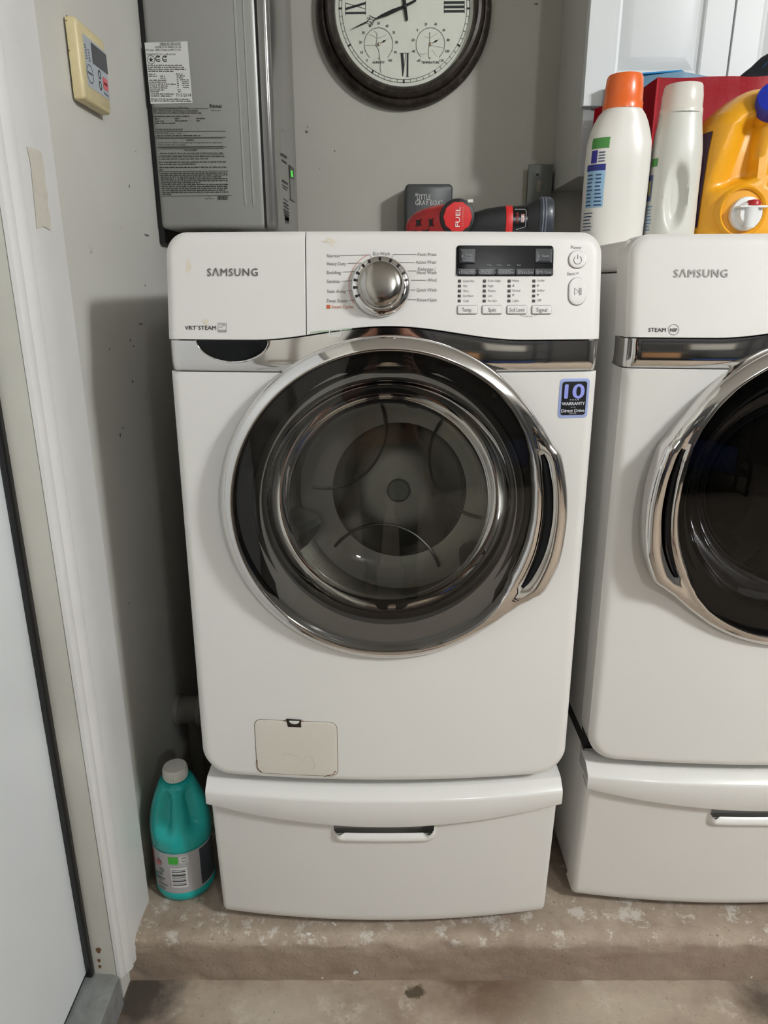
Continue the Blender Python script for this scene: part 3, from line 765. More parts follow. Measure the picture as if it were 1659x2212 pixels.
# ---- pedestals
def pedestal(root, dx, dy):
    PB = .028
    def PS(x, z):   # drawer surface
        x -= dx; return 1.158-.026*(z-.13)/.36-PB*(1-(x/.338)**2)+dy
    b = MB(); b.box(dx-.332, dx+.332, 1.19+dy, 1.92+dy, .128, .4738, .003); b.build('housing', M_white, root)
    for qx in (-.29, .29):
        for qy in (1.24, 1.86):
            b = MB(); b.lathe([(.018, CURB-.001), (.018, CURB+.008), (.008, CURB+.010), (.008, .13)], (dx+qx, qy+dy, 0), n=16, cap0=True); b.build('foot', M_dark, root)
    # upper band whose lower edge dips in the middle
    zlow = lambda x: .4285-.0295*(1-(x/.340)**2)
    n = 40; R = []
    prof = [(-.012, .060, 1), (.0, .060, 1), (0, .052, 1), (.0005, .030, 1), (.004, .006, 1), (.010, .0, 1)]
    def band_pt(x, k):
        xl = x-dx; y = PS(x, .46); zt = .4745
        pts = [(y+.05, zt+.0005), (y+.014, zt), (y+.010, zt-.0015), (y-.007, zt-.014), (y-.0095, zt-.017), (y-.0105, zt-.021), (y-.0110, zlow(xl)+.003), (y-.0095, zlow(xl)), (y+.012, zlow(xl)+.001)]
        return (x, pts[k][0], pts[k][1])
    xs = [-.341+.682*k/60 for k in range(61)]
    R = []
    for x in xs: R.append([band_pt(dx+x, k) for k in range(9)])
    e = R[0]; R.insert(0, [(p[0]+.001, p[1]+.004, p[2]) for p in e]); R.insert(0, [(p[0]+.0088, max(p[1], 1.215+dy), p[2]) for p in e])
    e = R[-1]; R.append([(p[0]-.001, p[1]+.004, p[2]) for p in e]); R.append([(p[0]-.0088, max(p[1], 1.215+dy), p[2]) for p in e])
    b = MB(); b.rings(R, closed=False); b.build('top_band', M_white, root, sharp=32)
    # drawer front with scooped handle
    hx0, hx1 = -.100, .100; hz0, hz1 = .3475, .425
    NX, NZ = 260, 64; V = []; zlo = .131
    xs = [-.337+.674*k/NX for k in range(NX+1)]
    def edge_dist(x, z):  # inside distance of the pocket, rounded lower corners
        r = .020; qx = abs(x)-(hx1-r); qz = (hz0+r)-z
        if qx > 0 and qz > 0: return r-math.hypot(qx, qz)
        return min(hx1-abs(x), z-hz0)
    R = []
    for j in range(NZ+1):
        z = zlo+(.440-zlo)*(j/NZ) if j < 40 else None
    zs = [zlo+(.340-zlo)*k/20 for k in range(20)]+[.340+(.440-.340)*k/54 for k in range(55)]
    for z in zs:
        ring = []
        for x in xs:
            y = PS(dx+x, z)
            d = edge_dist(x, z)
            if d > 0 and z < .41: y -= .0085*math.sin(PI*min(1, d/.0245))*smooth(.104, .094, abs(x))
            e = .337-abs(x); y += .010*(1-math.sqrt(max(0, 1-(1-min(1, e/.010))**2)))
            eb = z-zlo; y += .005*(1-math.sqrt(max(0, 1-(1-min(1, eb/.006))**2)))
            ring.append((dx+x, y, z))
        R.append(ring)
    R.insert(0, [(p[0], p[1]+.04, p[2]) for p in R[0]])
    R = [[(r[0][0], r[0][1]+.04, r[0][2])]+r+[(r[-1][0], r[-1][1]+.04, r[-1][2])] for r in R]
    b = MB(); b.rings(R, closed=False)
    def in_hole(x, z):
        qx = abs(x)-(.0962-.010); qz = (.3705+.010)-z
        if qx > 0 and qz > 0: return math.hypot(qx, qz) < .010
        return abs(x) < .0962 and z > .3705
    b.f = [f for f in b.f if not all(in_hole(b.v[i][0]-dx, b.v[i][2]) for i in f)]
    b.build('drawer', M_white, root, sharp=50)
    # hollow behind the scoop
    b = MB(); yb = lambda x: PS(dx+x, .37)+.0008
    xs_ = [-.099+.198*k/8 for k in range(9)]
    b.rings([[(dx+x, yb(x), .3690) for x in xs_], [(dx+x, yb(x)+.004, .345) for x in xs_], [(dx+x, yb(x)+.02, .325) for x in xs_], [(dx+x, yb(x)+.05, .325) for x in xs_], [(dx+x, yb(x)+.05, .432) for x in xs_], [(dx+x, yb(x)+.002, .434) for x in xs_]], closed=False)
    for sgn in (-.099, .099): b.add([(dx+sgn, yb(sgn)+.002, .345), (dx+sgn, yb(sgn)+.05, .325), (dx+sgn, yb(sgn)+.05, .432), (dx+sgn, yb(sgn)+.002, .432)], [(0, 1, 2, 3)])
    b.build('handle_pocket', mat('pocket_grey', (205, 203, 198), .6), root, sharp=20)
P1 = thing('washer_pedestal', 'white pedestal drawer with scooped handle under the washing machine', 'pedestal', (0, 1.5, CURB))
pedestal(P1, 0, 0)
P2 = thing('dryer_pedestal', 'white pedestal drawer under the dryer, cut off at the right edge', 'pedestal', (DDX, 1.5, CURB))
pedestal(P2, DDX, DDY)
# ------------------------------------------------------------------ wall cabinet
M_cab = mat('cabinet_paint', (222, 224, 224), .4, var=.015, vscale=5)
M_cabs = mat('cabinet_side_paint', (206, 205, 198), .5, var=.03, vscale=6)
CX0, CX1, CYF, CZ0 = .477, 1.46, 1.909, 1.632
CAB = thing('wall_cabinet', 'white raised-panel wall cabinet above the dryer', 'cabinet', (.97, 2.05, CZ0))
b = MB(); b.box(CX0, CX1, CYF, WY-.001, CZ0, 2.55, .001); b.build('carcass', M_cabs, CAB, sharp=0)
b = MB(); b.box(CX0, CX0+.018, CYF-.004, CYF+.001, CZ0, 2.55); b.box(CX0+.018, CX1, CYF-.004, CYF+.001, CZ0, 1.775); b.build('face_frame', M_cab, CAB, sharp=0)
def panel_door(x0, x1, z0, z1, yf):
    ins = [(-.0005, .020), (0, .018), (0, .0), (.001, -.001), (.062, -.001), (.066, .001), (.070, .006), (.076, .0075), (.080, .0060), (.100, .0005), (.103, 0)]
    b = MB(); R = []
    for k, d in ins: R.append([(x0+k, yf+d, z0+k), (x1-k, yf+d, z0+k), (x1-k, yf+d, z1-k), (x0+k, yf+d, z1-k)])
    b.rings(R, True, False, True); return b.build('cabinet_door', M_cab, CAB, sharp=15)
for k in range(3): panel_door(.470+k*.333, .470+k*.333+.329, 1.781, 2.53, 1.887)

# ------------------------------------------------------------------ wall clock
CC = Vector((.0534, WY, 2.069)); YD = WY-.030
CLK = thing('wall_clock', 'round dark-framed wall clock with roman numerals and two small gauges', 'clock', tuple(CC))
t = NT('clock_bronze'); n_ = t.noise(40, 6, .7)
t.link(t.ramp(n_, [(.35, lin((36, 30, 26))), (.58, lin((66, 57, 50))), (.74, lin((116, 104, 94)))]), t.b.inputs['Base Color']); t.b.inputs['Roughness'].default_value = .38; t.b.inputs['Metallic'].default_value = .3
b = MB(); b.lathe([(.205, .001), (.229, .001), (.2315, .010), (.230, .020), (.222, .029), (.213, .032), (.2105, .029), (.208, .033), (.206, .042), (.200, .052), (.192, .055), (.186, .050), (.183, .042), (.1815, .029)], CC, (0, -1, 0), 128)
b.build('frame', t.m, CLK)
b = MB(); b.lathe([(.183, .0295), (.10, .0297), (.0005, .0298)], CC, (0, -1, 0), 96); dial = b.build('dial', mat('clock_paper', (224, 226, 212), .6, var=.04, vscale=20), CLK)
K4 = 4.484
def D(cx, cy):
    p = onY(690+cx/K4, cy/K4, YD); return (p.x, p.z)
mD = lambda x, z: (x, YD-.0006, z)
ink = mat('clock_ink', (26, 28, 30), .6)
def circle_s(mb, r, wd, c=None, a0=0, a1=360, n=96, mm=mD):
    c = c or (CC.x, CC.z); full = a1-a0 == 360
    mb.stroke([(c[0]+r*math.sin(math.radians(a0+(a1-a0)*k/n)), c[1]+r*math.cos(math.radians(a0+(a1-a0)*k/n))) for k in range(n if full else n+1)], wd, mm, full)
b = MB(); circle_s(b, .1712, .0009); circle_s(b, .1638, .0009)
for k in range(60):
    a = math.radians(6*k); s_, c_ = math.sin(a), math.cos(a); big = k % 5 == 0
    b.stroke([(CC.x+s_*r, CC.z+c_*r) for r in ((.1632, .1722) if big else (.1638, .1712))], .0042 if big else .0009, mD)
b.build('minute_track', ink, dial, sharp=0)
b = MB()
for (y, w_) in ((26, 22), (68, 22), (110, 22)): b.stroke([D(1210, y), D(1404, y-2)], w_/K4*.00118, mD)
b.stroke([D(1208, 8), D(1208, 130)], .001, mD); b.stroke([D(1405, 6), D(1405, 130)], .001, mD); b.build('numeral', ink, dial, sharp=0)
b = MB(); b.stroke([D(254, 127), D(448, 124)], .0046, mD); b.stroke([D(252, 88), D(448, 30)], .0052, mD); b.stroke([D(256, 30), D(446, 86)], .001, mD); b.stroke([D(254, 20), D(254, 150)], .001, mD); b.stroke([D(448, 8), D(448, 145)], .001, mD); b.build('numeral', ink, dial, sharp=0)
b = MB(); b.poly([D(786, 516), D(812, 516), D(822, 640), D(810, 740), D(804, 740)], mD); b.stroke([D(838, 516), D(810, 730)], .001, mD); b.stroke([D(855, 516), D(853, 742)], .0044, mD); b.stroke([D(776, 515), D(874, 515)], .001, mD); b.stroke([D(838, 743), D(868, 743)], .001, mD); b.build('numeral', ink, dial, sharp=0)
for k, s_ in ((0, 'XII'), (1, 'I'), (2, 'II'), (10, 'X'), (11, 'XI')):
    a = -math.radians(30*k); wd = .010*len(s_)+.006; r = .108
    ox, oz = CC.x-math.sin(a)*r, CC.z+math.cos(a)*r
    b = MB(); b.text(s_, ox-math.cos(a)*wd/2, ox-math.cos(a)*wd/2+wd, oz-math.sin(a)*wd/2, mD, cap=.05, rot=a, bold=.01); b.build('numeral', ink, dial, sharp=0)
def gauge(ccx, ccy, a0, nums, label, lx, ang):
    c = D(ccx, ccy); b = MB(); r = .0378
    circle_s(b, r, .0008, c, -140, 140, 40)
    n = (len(nums)-1)*5
    for k in range(n+1):
        a = math.radians(-140+280*k/n); r2 = r+(.0032 if k % 5 == 0 else .0018)
        b.stroke([(c[0]+math.sin(a)*q, c[1]+math.cos(a)*q) for q in (r, r2)], .0006, mD)
    for k, s_ in enumerate(nums):
        a = math.radians(-140+280*k/(len(nums)-1)); q = r+.0105; wd = .0034*len(s_); x = c[0]+math.sin(a)*q; z = c[1]+math.cos(a)*q
        b.text(s_, x-wd/2, x+wd/2, z-.0032, mD, cap=.0064, bold=.015)
    p0, p1 = D(lx[0], 616), D(lx[1], 616); b.text(label, p0[0], p1[0], p0[1], mD, cap=.0056, bold=.015)
    b.text('%' if label[0] == 'H' else 'F', c[0]-.002, c[0]+.002, c[1]-.034, mD, cap=.004)
    b.build('gauge_scale', ink, dial, sharp=0)
    b = MB(); mh = lambda x, z: (x, YD-.0022, z)
    a = math.radians(ang); d = Vector((math.cos(a), math.sin(a))); q = Vector((-d.y, d.x)); C_ = Vector(c)
    b.stroke([C_, C_+d*.014], .0012, mh); b.poly([C_+d*.012+q*.0012, C_+d*.017+q*.0024, C_+d*.022, C_+d*.034, C_+d*.022-q*.0004, C_+d*.017-q*.0024, C_+d*.012-q*.0012], mh)
    b.build('gauge_hand', ink, dial, sharp=0)
    b = MB(); b.lathe([(.004, .0), (.004, .002), (.0015, .003), (.0003, .003)], (c[0], YD-.0005, c[1]), (0, -1, 0), 16); b.build('gauge_pin', mat('gauge_pin', (150, 140, 120), .4, .6), dial)
gauge(573, 430, 0, ['0', '10', '20', '30', '40', '50', '60', '70', '80', '90', '100'], 'HUMIDITY', (516, 632), 26)
gauge(1075, 430, 0, ['-60', '-40', '-20', '0', '20', '40', '60', '80', '100', '120'], 'TEMPERATURE', (988, 1160), 27)
# crackle lines in the dial
b = MB()
for pts, w_ in (([(556, 320), (558, 372), (546, 440), (572, 480), (580, 530), (590, 600), (588, 660), (597, 708)], .0012), ([(480, 330), (520, 350), (556, 372), (600, 362), (650, 335)], .0005), ([(440, 440), (546, 438)], .0005), ([(530, 300), (556, 322)], .0006),
                ([(1068, 310), (1068, 400), (1058, 470), (1054, 540), (1060, 565)], .0012), ([(1020, 355), (1068, 370), (1100, 350), (1140, 322)], .0005), ([(1075, 440), (1130, 450), (1200, 462)], .0005), ([(960, 520), (1000, 528), (1040, 515)], .0005), ([(1090, 480), (1140, 548)], .0004)):
    b = MB(); b.stroke([D(*p) for p in pts], w_, mD); b.build('crack_line', mat('crackle_grey', (88, 88, 82), .8), dial, sharp=0)
mh = lambda x, z: (x, YD-.006, z)
def hand(name, pts, yk):
    b = MB(); v = [D(*p) for p in pts]
    n = len(v); b.add([(x, YD-yk, z) for x, z in v]+[(x, YD-yk-.0012, z) for x, z in v], [tuple(range(n-1, -1, -1)), tuple(range(n, 2*n))]+[(i, (i+1) % n, n+(i+1) % n, n+i) for i in range(n)])
    return b.build(name, mat('hand_black', (16, 17, 18), .4, .3), CLK, sharp=0)
hm = hand('minute_hand', [(936, 8), (938, 22), (850, 66), (820, 84), (660, 158), (552, 192), (540, 188), (600, 148), (700, 100), (806, 62), (922, 6)], .006)
hand('minute_hand_tip', [(462, 213), (380, 252), (290, 301), (380, 262), (470, 223)], .006)
b = MB(); lp_ = [D(*p) for p in ((545, 188), (512, 176), (486, 158), (490, 190), (462, 218), (496, 222), (514, 252), (520, 222), (545, 188))]
b.tube([(x, YD-.0066, z) for x, z in lp_], .0012, 6); b.build('hand_ornament', mat('hand_black', (16, 17, 18)), CLK)
hand('hour_hand', [(780, -330), (792, -330), (830, -60), (842, 60), (858, 190), (854, 204), (838, 206), (832, 192), (812, 70), (796, -40)], .003)
b = MB(); b.lathe([(.005, .002), (.005, .009), (.0003, .010)], (D(824, 66)[0], YD, D(824, 66)[1]), (0, -1, 0), 20); b.build('hand_pin', mat('hand_black', (16, 17, 18)), CLK)

# ------------------------------------------------------------------ water heater
HT = thing('water_heater', 'grey metal tankless water heater with printed labels on the left wall', 'water heater', (-.38, 1.95, 1.5))
HX0, HX1, HY0, HY1, HZ0, HZ1 = -.515, -.272, 1.76, 2.165, 1.501, 2.25
t = NT('heater_paint'); t.b.inputs['Base Color'].default_value = lin((156, 156, 152)); t.b.inputs['Roughness'].default_value = .38; t.b.inputs['Metallic'].default_value = .35
t.bump(t.noise(900, 2), .08, .0005); M_heat = t.m
M_heatf = mat('heater_front_paint', (134, 132, 130), .2, .5, coat=.4)
b = MB(); b.box(HX0, HX1, HY0, HY1, HZ0, HZ1, .012, 4); b.build('side_panel', M_heat, HT)
b = MB(); b.box(HX1-.004, HX1+.002, HY0+.003, HY1-.003, HZ0+.006, HZ1); b.build('cover_seam', M_black, HT, sharp=0)
b = MB(); lp = rrect(HY0-.001, HY1+.03, HZ0-.004, HZ1, .02, 6)
R = []
for d, k in ((0, 0), (.012, 0), (.017, .001), (.021, .004), (.0235, .009), (.0245, .016)):
    R.append([(HX1+.002+d, y, z) for y, z in rrect(HY0-.001+k, HY1+.03-k, HZ0-.004+k, HZ1, max(.004, .02-k), 6)])
b.rings(R, True, False, True); front = b.build('front_cover', M_heatf, HT, sharp=60)
XF = HX1+.0265
b = MB(); b.box(WX+.0005, HX0+.001, HY0+.02, HY1, HZ0-.03, HZ1-.02); b.build('heater_gap_shade', M_black, HT, sharp=0)  # black block standing in for the shade between heater and wall
for k, (x, y, r) in enumerate(((-.46, 1.88, .014), (-.42, 1.92, .012), (-.368, 1.86, .014))):
    b = MB(); b.tube([(x, y, HZ0+.01), (x, y, 1.20), (x, y, CURB+.006)], r, 14); b.build('connection_pipe', mat('pipe_dark', (66, 64, 60), .5, .5), HT)
# pressed ribs
for xa, ya, xb, yb in ((503, 0, 534, 445), (521, 0, 553, 447)):
    p, q = onY(xa, ya, HY0), onY(xb, yb, HY0)
    b = MB(); R = []
    xm = (p.x+q.x)/2
    for z, w_ in ((q.z, .0005), (q.z+.006, .0035), (HZ1-.05, .0035)):
        R.append([(xm-w_, HY0+.0005, z), (xm-w_*.5, HY0-.0018, z), (xm+w_*.5, HY0-.0018, z), (xm+w_, HY0+.0005, z)])
    b.rings(R, closed=False); b.build('pressed_rib', mat('rib_paint', (172, 173, 168), .35, .35), HT)
K5 = 5.823
def Hp(cx, cy): p = onY(300+cx/K5, 80+cy/K5, HY0); return (p.x, p.z)
mH = lambda x, z: (x, HY0-.0008, z); mHs = lambda x, z: (x, HY0-.0013, z)
b = MB(); pts = [Hp(150, 842), Hp(677, 832), Hp(612, 55), Hp(72, 72)]; b.add([mH(*p) for p in pts], [(0, 1, 2, 3)])
stk = b.build('rating_sticker', mat('sticker_paper', (214, 214, 210), .6), HT, sharp=0)
hink = mat('heater_ink', (38, 38, 38), .6)
def TT(mb, s_, cx0, cx1, cy, cap, mm, bold=0.0):
    p, q = Hp(cx0, cy), Hp(cx1, cy); mb.text(s_, p[0], q[0], p[1], mm, cap=cap/K5*.00121, bold=bold, res=1)
def bars(mb, cx0, cx1, cy, h, mm, sl=0.0):
    x = cx0
    while x < cx1-6:
        w_ = min(cx1-x, random.uniform(16, 62)); n = max(1, int(w_/9))
        for j in range(n):
            xa = x+w_*j/n; xb = x+w_*(j+.78)/n; hh = h*random.uniform(.7, 1.05)
            p = [Hp(xa, cy+sl*(xa-cx0)), Hp(xb, cy+sl*(xb-cx0)), Hp(xb, cy-hh+sl*(xb-cx0)), Hp(xa, cy-hh+sl*(xa-cx0))]
            mb.add([mm(*q) for q in p], [(0, 1, 2, 3)])
        x += w_+random.uniform(5, 10)
b = MB()
TT(b, 'SERIAL NO. RR-600723', 270, 525, 103, 20, mHs); TT(b, 'ASSEMBLED IN GRIFFIN GA USA', 205, 535, 142, 18, mHs); TT(b, 'Model  REU-N2520FFU-US', 92, 528, 176, 18, mHs); TT(b, 'CSA/ANSI Z21.10.3 - CSA 4.3-2013', 98, 465, 230, 17, mHs)
b.stroke([Hp(258, 108), Hp(535, 104), Hp(530, 74), Hp(258, 78)], .0004, mHs, True)
c = Hp(155, 288); b.stroke(circ(c[0], c[1], .0080, 20), .0008, mHs, True); b.poly([(c[0]+(.0058 if k % 2 == 0 else .0022)*math.sin(PI*k/5), c[1]+(.0058 if k % 2 == 0 else .0022)*math.cos(PI*k/5)) for k in range(10)], mHs)
for q in (245, 330):
    c = Hp(q, 275); b.stroke([(c[0]+.0052*math.cos(math.radians(a)), c[1]+.0052*math.sin(math.radians(a))) for a in range(40, 330, 20)], .0018, mHs); b.stroke([(c[0]-.003, c[1]-.0015), (c[0]+.004, c[1]-.0015)], .0014, mHs); b.stroke([(c[0]-.001, c[1]+.003), (c[0]+.003, c[1]+.003)], .0014, mHs)
for k, (x0, x1) in enumerate(((112, 548), (116, 572), (118, 596), (120, 442))): bars(b, x0, x1, 362+k*25, 13, mHs, .005)
for cy, x0, x1 in ((475, 124, 214), (500, 128, 232), (500, 272, 330), (524, 272, 338), (550, 132, 355), (574, 134, 358), (598, 136, 470), (622, 138, 365), (646, 142, 362), (672, 144, 330), (696, 148, 256), (722, 152, 455), (748, 152, 416), (786, 156, 640), (810, 158, 672),
                   (472, 468, 560), (496, 478, 580), (520, 480, 575), (545, 478, 500), (545, 520, 632), (570, 482, 504), (570, 545, 628), (594, 484, 506), (594, 548, 630), (618, 486, 508), (618, 552, 632), (642, 488, 510), (642, 560, 632), (672, 490, 532), (697, 496, 540)):
    bars(b, x0, x1, cy, 13, mHs, .01)
TT(b, '7/15/2014', 470, 660, 752, 32, mHs)
b.build('sticker_lettering', hink, stk, sharp=0)
b = MB()
TT(b, 'Rinnai', 896, 1042, 890, 37, mH, .03); TT(b, 'Nagoya, Japan', 912, 1032, 930, 15, mH); TT(b, 'Direct Vent Automatic Instantaneous Water Heater', 178, 628, 900, 17, mH, .005)
TT(b, 'DIRECT VENT AUTOMATIC INSTANTANEOUS WATER HEATER', 180, 745, 940, 18, mH, .01); TT(b, 'FOR INSTALLATION ON A MANUFACTURED HOME (MOBILE HOME)', 184, 788, 968, 18, mH, .01)
TT(b, 'FOR INDOOR INSTALLATION ONLY', 212, 556, 1177, 20, mH, .01); TT(b, '120 VOLT 60 HZ', 220, 372, 1222, 16, mH, .005); TT(b, 'Less than 10 AMPS', 380, 545, 1222, 15, mH)
TT(b, 'WARNING', 598, 690, 1306, 15, mH, .02); TT(b, 'FOR YOUR SAFETY', 570, 738, 1434, 17, mH, .02)
TT(b, 'DO NOT USE TOXIC CHEMICALS SUCH AS ARE USED FOR BOILER TREATMENT IN POTABLE WATER', 248, 1045, 1338, 14, mH); TT(b, 'HEATING SYSTEMS USED FOR SPACE HEAT', 252, 588, 1366, 14, mH)
for (x0, x1, y) in ((155, 872, 908), (190, 1095, 1193), (196, 1098, 1268), (210, 1105, 1392), (245, 1128, 1694), (280, 1165, 2002)): b.stroke([Hp(x0, y), Hp(x1, y-8)], .0008, mH)
for (x0, y0, x1, y1, x2, y2, x3, y3) in ((236, 1278, 1056, 1272, 1062, 1375, 250, 1384), (250, 1408, 1066, 1402, 1072, 1480, 262, 1488)): b.stroke([Hp(x0, y0), Hp(x1, y1), Hp(x2, y2), Hp(x3, y3)], .0009, mH, True)
for cy, x0, x1 in ((1006, 188, 640), (1036, 200, 260), (1034, 452, 510), (1032, 722, 835), (1064, 202, 330), (1062, 455, 612), (1060, 724, 780), (1092, 204, 465), (1250, 222, 785), (1470, 268, 1062), (1514, 248, 1090), (1542, 250, 872), (1582, 252, 1098), (1608, 256, 714), (1648, 262, 1104), (1678, 264, 318)): bars(b, x0, x1, cy, 14, mH, -.006)
for k in range(12): bars(b, 270+k*2.6, (1112+k, 1118, 1055, 1118, 1120, 775, 1124, 1126, 1126, 1085, 1130, 418)[k], 1722+k*24, 15, mH, -.006)
TT(b, 'I', 884, 890, 2018, 14, mH); bars(b, 834, 936, 2038, 9, mH)
b.build('printed_notice', hink, HT, sharp=0)
b = MB(); x = 990
while x < 1120:
    w_ = random.choice((3, 5, 8)); b.add([mH(*Hp(*p)) for p in ((x, 2048), (x+w_, 2048), (x+w_, 2000), (x, 2000))], [(0, 1, 2, 3)]); x += w_+random.choice((3, 4, 6))
b.build('barcode', hink, HT, sharp=0)
# stickers and small control on the front cover
K6 = 10.054
def Fp(cx, cy): p = onX(540+cx/K6, 300+cy/K6, XF); return (p.y, p.z)
mF = lambda y, z: (XF+.0008, y, z)
b = MB(); b.add([mF(*Fp(*p)) for p in ((848, 555), (955, 650), (985, 1385), (880, 1315))], [(0, 1, 2, 3)]); pad = b.build('control_pad', mat('pad_grey', (132, 132, 130), .4), HT, sharp=0)
mF2 = lambda y, z: (XF+.0014, y, z)
b = MB(); b.add([mF2(*Fp(*p)) for p in ((850, 560), (950, 655), (948, 890), (862, 840))], [(0, 1, 2, 3)]); b.add([mF2(*Fp(*p)) for p in ((876, 1305), (972, 1370), (976, 1392), (880, 1325))], [(0, 1, 2, 3)]); b.build('pad_window', M_black, pad, sharp=0)
mF3 = lambda y, z: (XF+.002, y, z)
b = MB(); b.add([mF3(*Fp(*p)) for p in ((868, 680), (908, 690), (924, 838), (876, 820))], [(0, 1, 2, 3)]); b.build('green_readout', mat('led_green', (84, 214, 70), .4, emit=.5), pad, sharp=0)
fink = mat('faded_ink', (62, 60, 60), .6)
b = MB()
for (cx0, cx1, cy, h) in ((665, 795, 300, 60), (685, 800, 440, 18), (690, 800, 470, 14), (700, 815, 880, 50), (700, 820, 990, 20), (715, 800, 1040, 16), (725, 820, 1290, 14), (730, 830, 1360, 40), (735, 840, 1440, 30), (735, 845, 1510, 40), (740, 848, 1570, 40), (745, 850, 1640, 18)):
    b.add([mF(*Fp(*p)) for p in ((cx0, cy), (cx1, cy+75), (cx1, cy+75+h), (cx0, cy+h))], [(0, 1, 2, 3)])
b.build('faded_sticker_print', fink, HT, sharp=0)
b = MB(); b.stroke([Fp(760, 1700), Fp(835, 1730), Fp(842, 1780), Fp(775, 1765)], .014, mF, True); b.build('sticker_symbol', M_black, HT, sharp=0)

# ------------------------------------------------------------------ temperature controller on the left wall
TC = thing('temperature_controller', 'yellowed cream wall controller with dark screen beside the water heater', 'thermostat', (WX, 1.414, 1.677))
M_cream = mat('yellowed_plastic', (218, 203, 158), .38, var=.04, vscale=50)
b = MB(); b.box(WX+.0005, WX+.004, 1.363, 1.464, 1.684, 1.793); b.build('back_plate', M_dark, TC, sharp=0)
b = MB(); R = []
for d, k in ((.004, 0), (.017, .001), (.020, .0025), (.022, .006)):
    R.append([(WX+d, y, z) for y, z in rrect(1.354+k, 1.480-k, 1.677+k, 1.7995-k, .004, 3)])
b.rings(R, True, True, True); b.build('casing', M_cream, TC, sharp=50)
XT = WX+.0224; K7 = 9.214
def Cp(cx, cy): p = onX(120+cx/K7, 20+cy/K7, XT); return (p.y, p.z)
mT = lambda y, z: (XT, y, z); mT2 = lambda y, z: (XT+.0005, y, z)
y0, z1 = Cp(532, 470); y1 = 1.476; z0 = Cp(630, 1510)[1]
b = MB(); b.add([mT(y0, z0), mT(y1, z0), mT(y1, z1), mT(y0, z1)], [(0, 1, 2, 3)]); fp = b.build('face_plate', mat('face_plate_grey', (180, 186, 192), .45), TC, sharp=0)
b = MB(); q = [Cp(690, 650), Cp(985, 880), Cp(1025, 1290), Cp(735, 1070)]; ya = Cp(700, 700)[0]; yb = Cp(1010, 1000)[0]; za = Cp(735, 1070)[1]; zb_ = Cp(690, 650)[1]
b.add([mT2(ya, za), mT2(yb, za), mT2(yb, zb_), mT2(ya, zb_)], [(0, 1, 2, 3)]); b.build('screen', mat('controller_screen', (36, 38, 46), .2), TC, sharp=0)
tin = mat('controller_ink', (70, 74, 82), .6)
b = MB(); c = Cp(690, 1290); b.stroke([(c[0]+.014*math.cos(a), c[1]+.0135*math.sin(a)) for a in [2*PI*k/28 for k in range(28)]], .0012, mT2, True); b.text('PRIORITY', c[0]-.010, c[0]+.010, c[1]-.001, mT2, cap=.0035, bold=.02); b.build('round_key', tin, TC, sharp=0)
for (cx, cy) in ((872, 1300), (893, 1520)):
    c = Cp(cx, cy); b = MB(); b.stroke([(c[0]+.0052*math.cos(a), c[1]+.0062*math.sin(a)) for a in [2*PI*k/20 for k in range(20)]], .0024, mT2, True); b.build('arrow_key', mat('key_black', (30, 32, 36), .5), TC, sharp=0)
c = Cp(990, 1500); b = MB(); b.add([(XT+.0006, c[0]+u, c[1]+v) for u, v in ((-.0115, -.009), (.0115, -.009), (.0115, .010), (-.0115, .010))], [(0, 1, 2, 3)]); rk = b.build('power_key', mat('key_pink', (226, 108, 116), .5), TC, sharp=0)
b = MB(); b.text('ON/OFF', c[0]-.008, c[0]+.008, c[1]-.002, lambda y, z: (XT+.0010, y, z), cap=.005, bold=.02); b.build('key_lettering', mat('key_red', (120, 30, 40), .5), rk, sharp=0)
b = MB()
for k in range(6):
    p, q = Cp(560+k*8, 690+k*54), Cp(600+k*10, 720+k*58); p2 = Cp(640+k*10, 740+k*50); q2 = Cp(690+k*4, 780+k*46)
    b.stroke([(p[0]+.001, p[1]), (p[0]+.008, p[1])], .0012, mT2)
    if k: b.stroke([(p[0]+.013, p[1]), (p[0]+.021, p[1])], .0010, mT2)
b.text('Rinnai', y1-.026, y1-.006, z0+.004, mT2, cap=.005)
b.build('face_lettering', tin, TC, sharp=0)
b = MB()
for (cx, cy, r) in ((265, 820, .0016), (215, 225, .0012), (225, 130, .0012)):
    p = onY(120+cx/K7, 20+cy/K7, 1.354); b.poly([(p.x+r*math.cos(a)*.9, p.z+r*math.sin(a)) for a in [k*.7 for k in range(9)]], lambda x, z: (x, 1.3536, z))
b.build('stain_spot', rust, TC, sharp=0)

# ------------------------------------------------------------------ grey timer box and switch on the back wall
GB = thing('timer_box', 'dark grey timer box with white lettering on the back wall', 'timer', (.123, WY, 1.50))
M_gbox = mat('dark_grey_enamel', (72, 74, 74), .45)
b = MB(); R = []
for d, k in ((0, 0), (.080, 0), (.086, .0012), (.090, .005)):
    R.append([(x, WY-d, z) for x, z in rrect(.058+k, .188-k, 1.40+k, 1.6415-k, .011, 6)])
b.rings(R, True, False, True); b.build('box', M_gbox, GB, sharp=50)
YG = WY-.0905; K8 = 2.9625
def Gp(px, py): p = onY(px, py, YG); return (p.x, p.z)
mG = lambda x, z: (x, YG-.0006, z)
b = MB(); gl = mat('box_lettering', (206, 206, 200), .5)
for s_, x0, x1, y, cp in (('The', 897, 905, 421, 4), ('"LITTLE', 897, 930, 431.5, 11), ('GRAY BOX"', 897, 955, 443.5, 10.5)):
    p, q = Gp(x0, y), Gp(x1, y); b.text(s_, p[0], q[0], p[1], mG, cap=cp*.00128, bold=.012)
b.build('box_lettering', gl, GB, sharp=0)
p = Gp(937, 452); b = MB(); b.stroke([(p[0]+.018*math.cos(a), p[1]-.014+.02*math.sin(a)) for a in [PI*k/14 for k in range(15)]], .004, mG); b.build('dial_guard', mat('guard_grey', (120, 124, 124), .4, .3), GB, sharp=0)
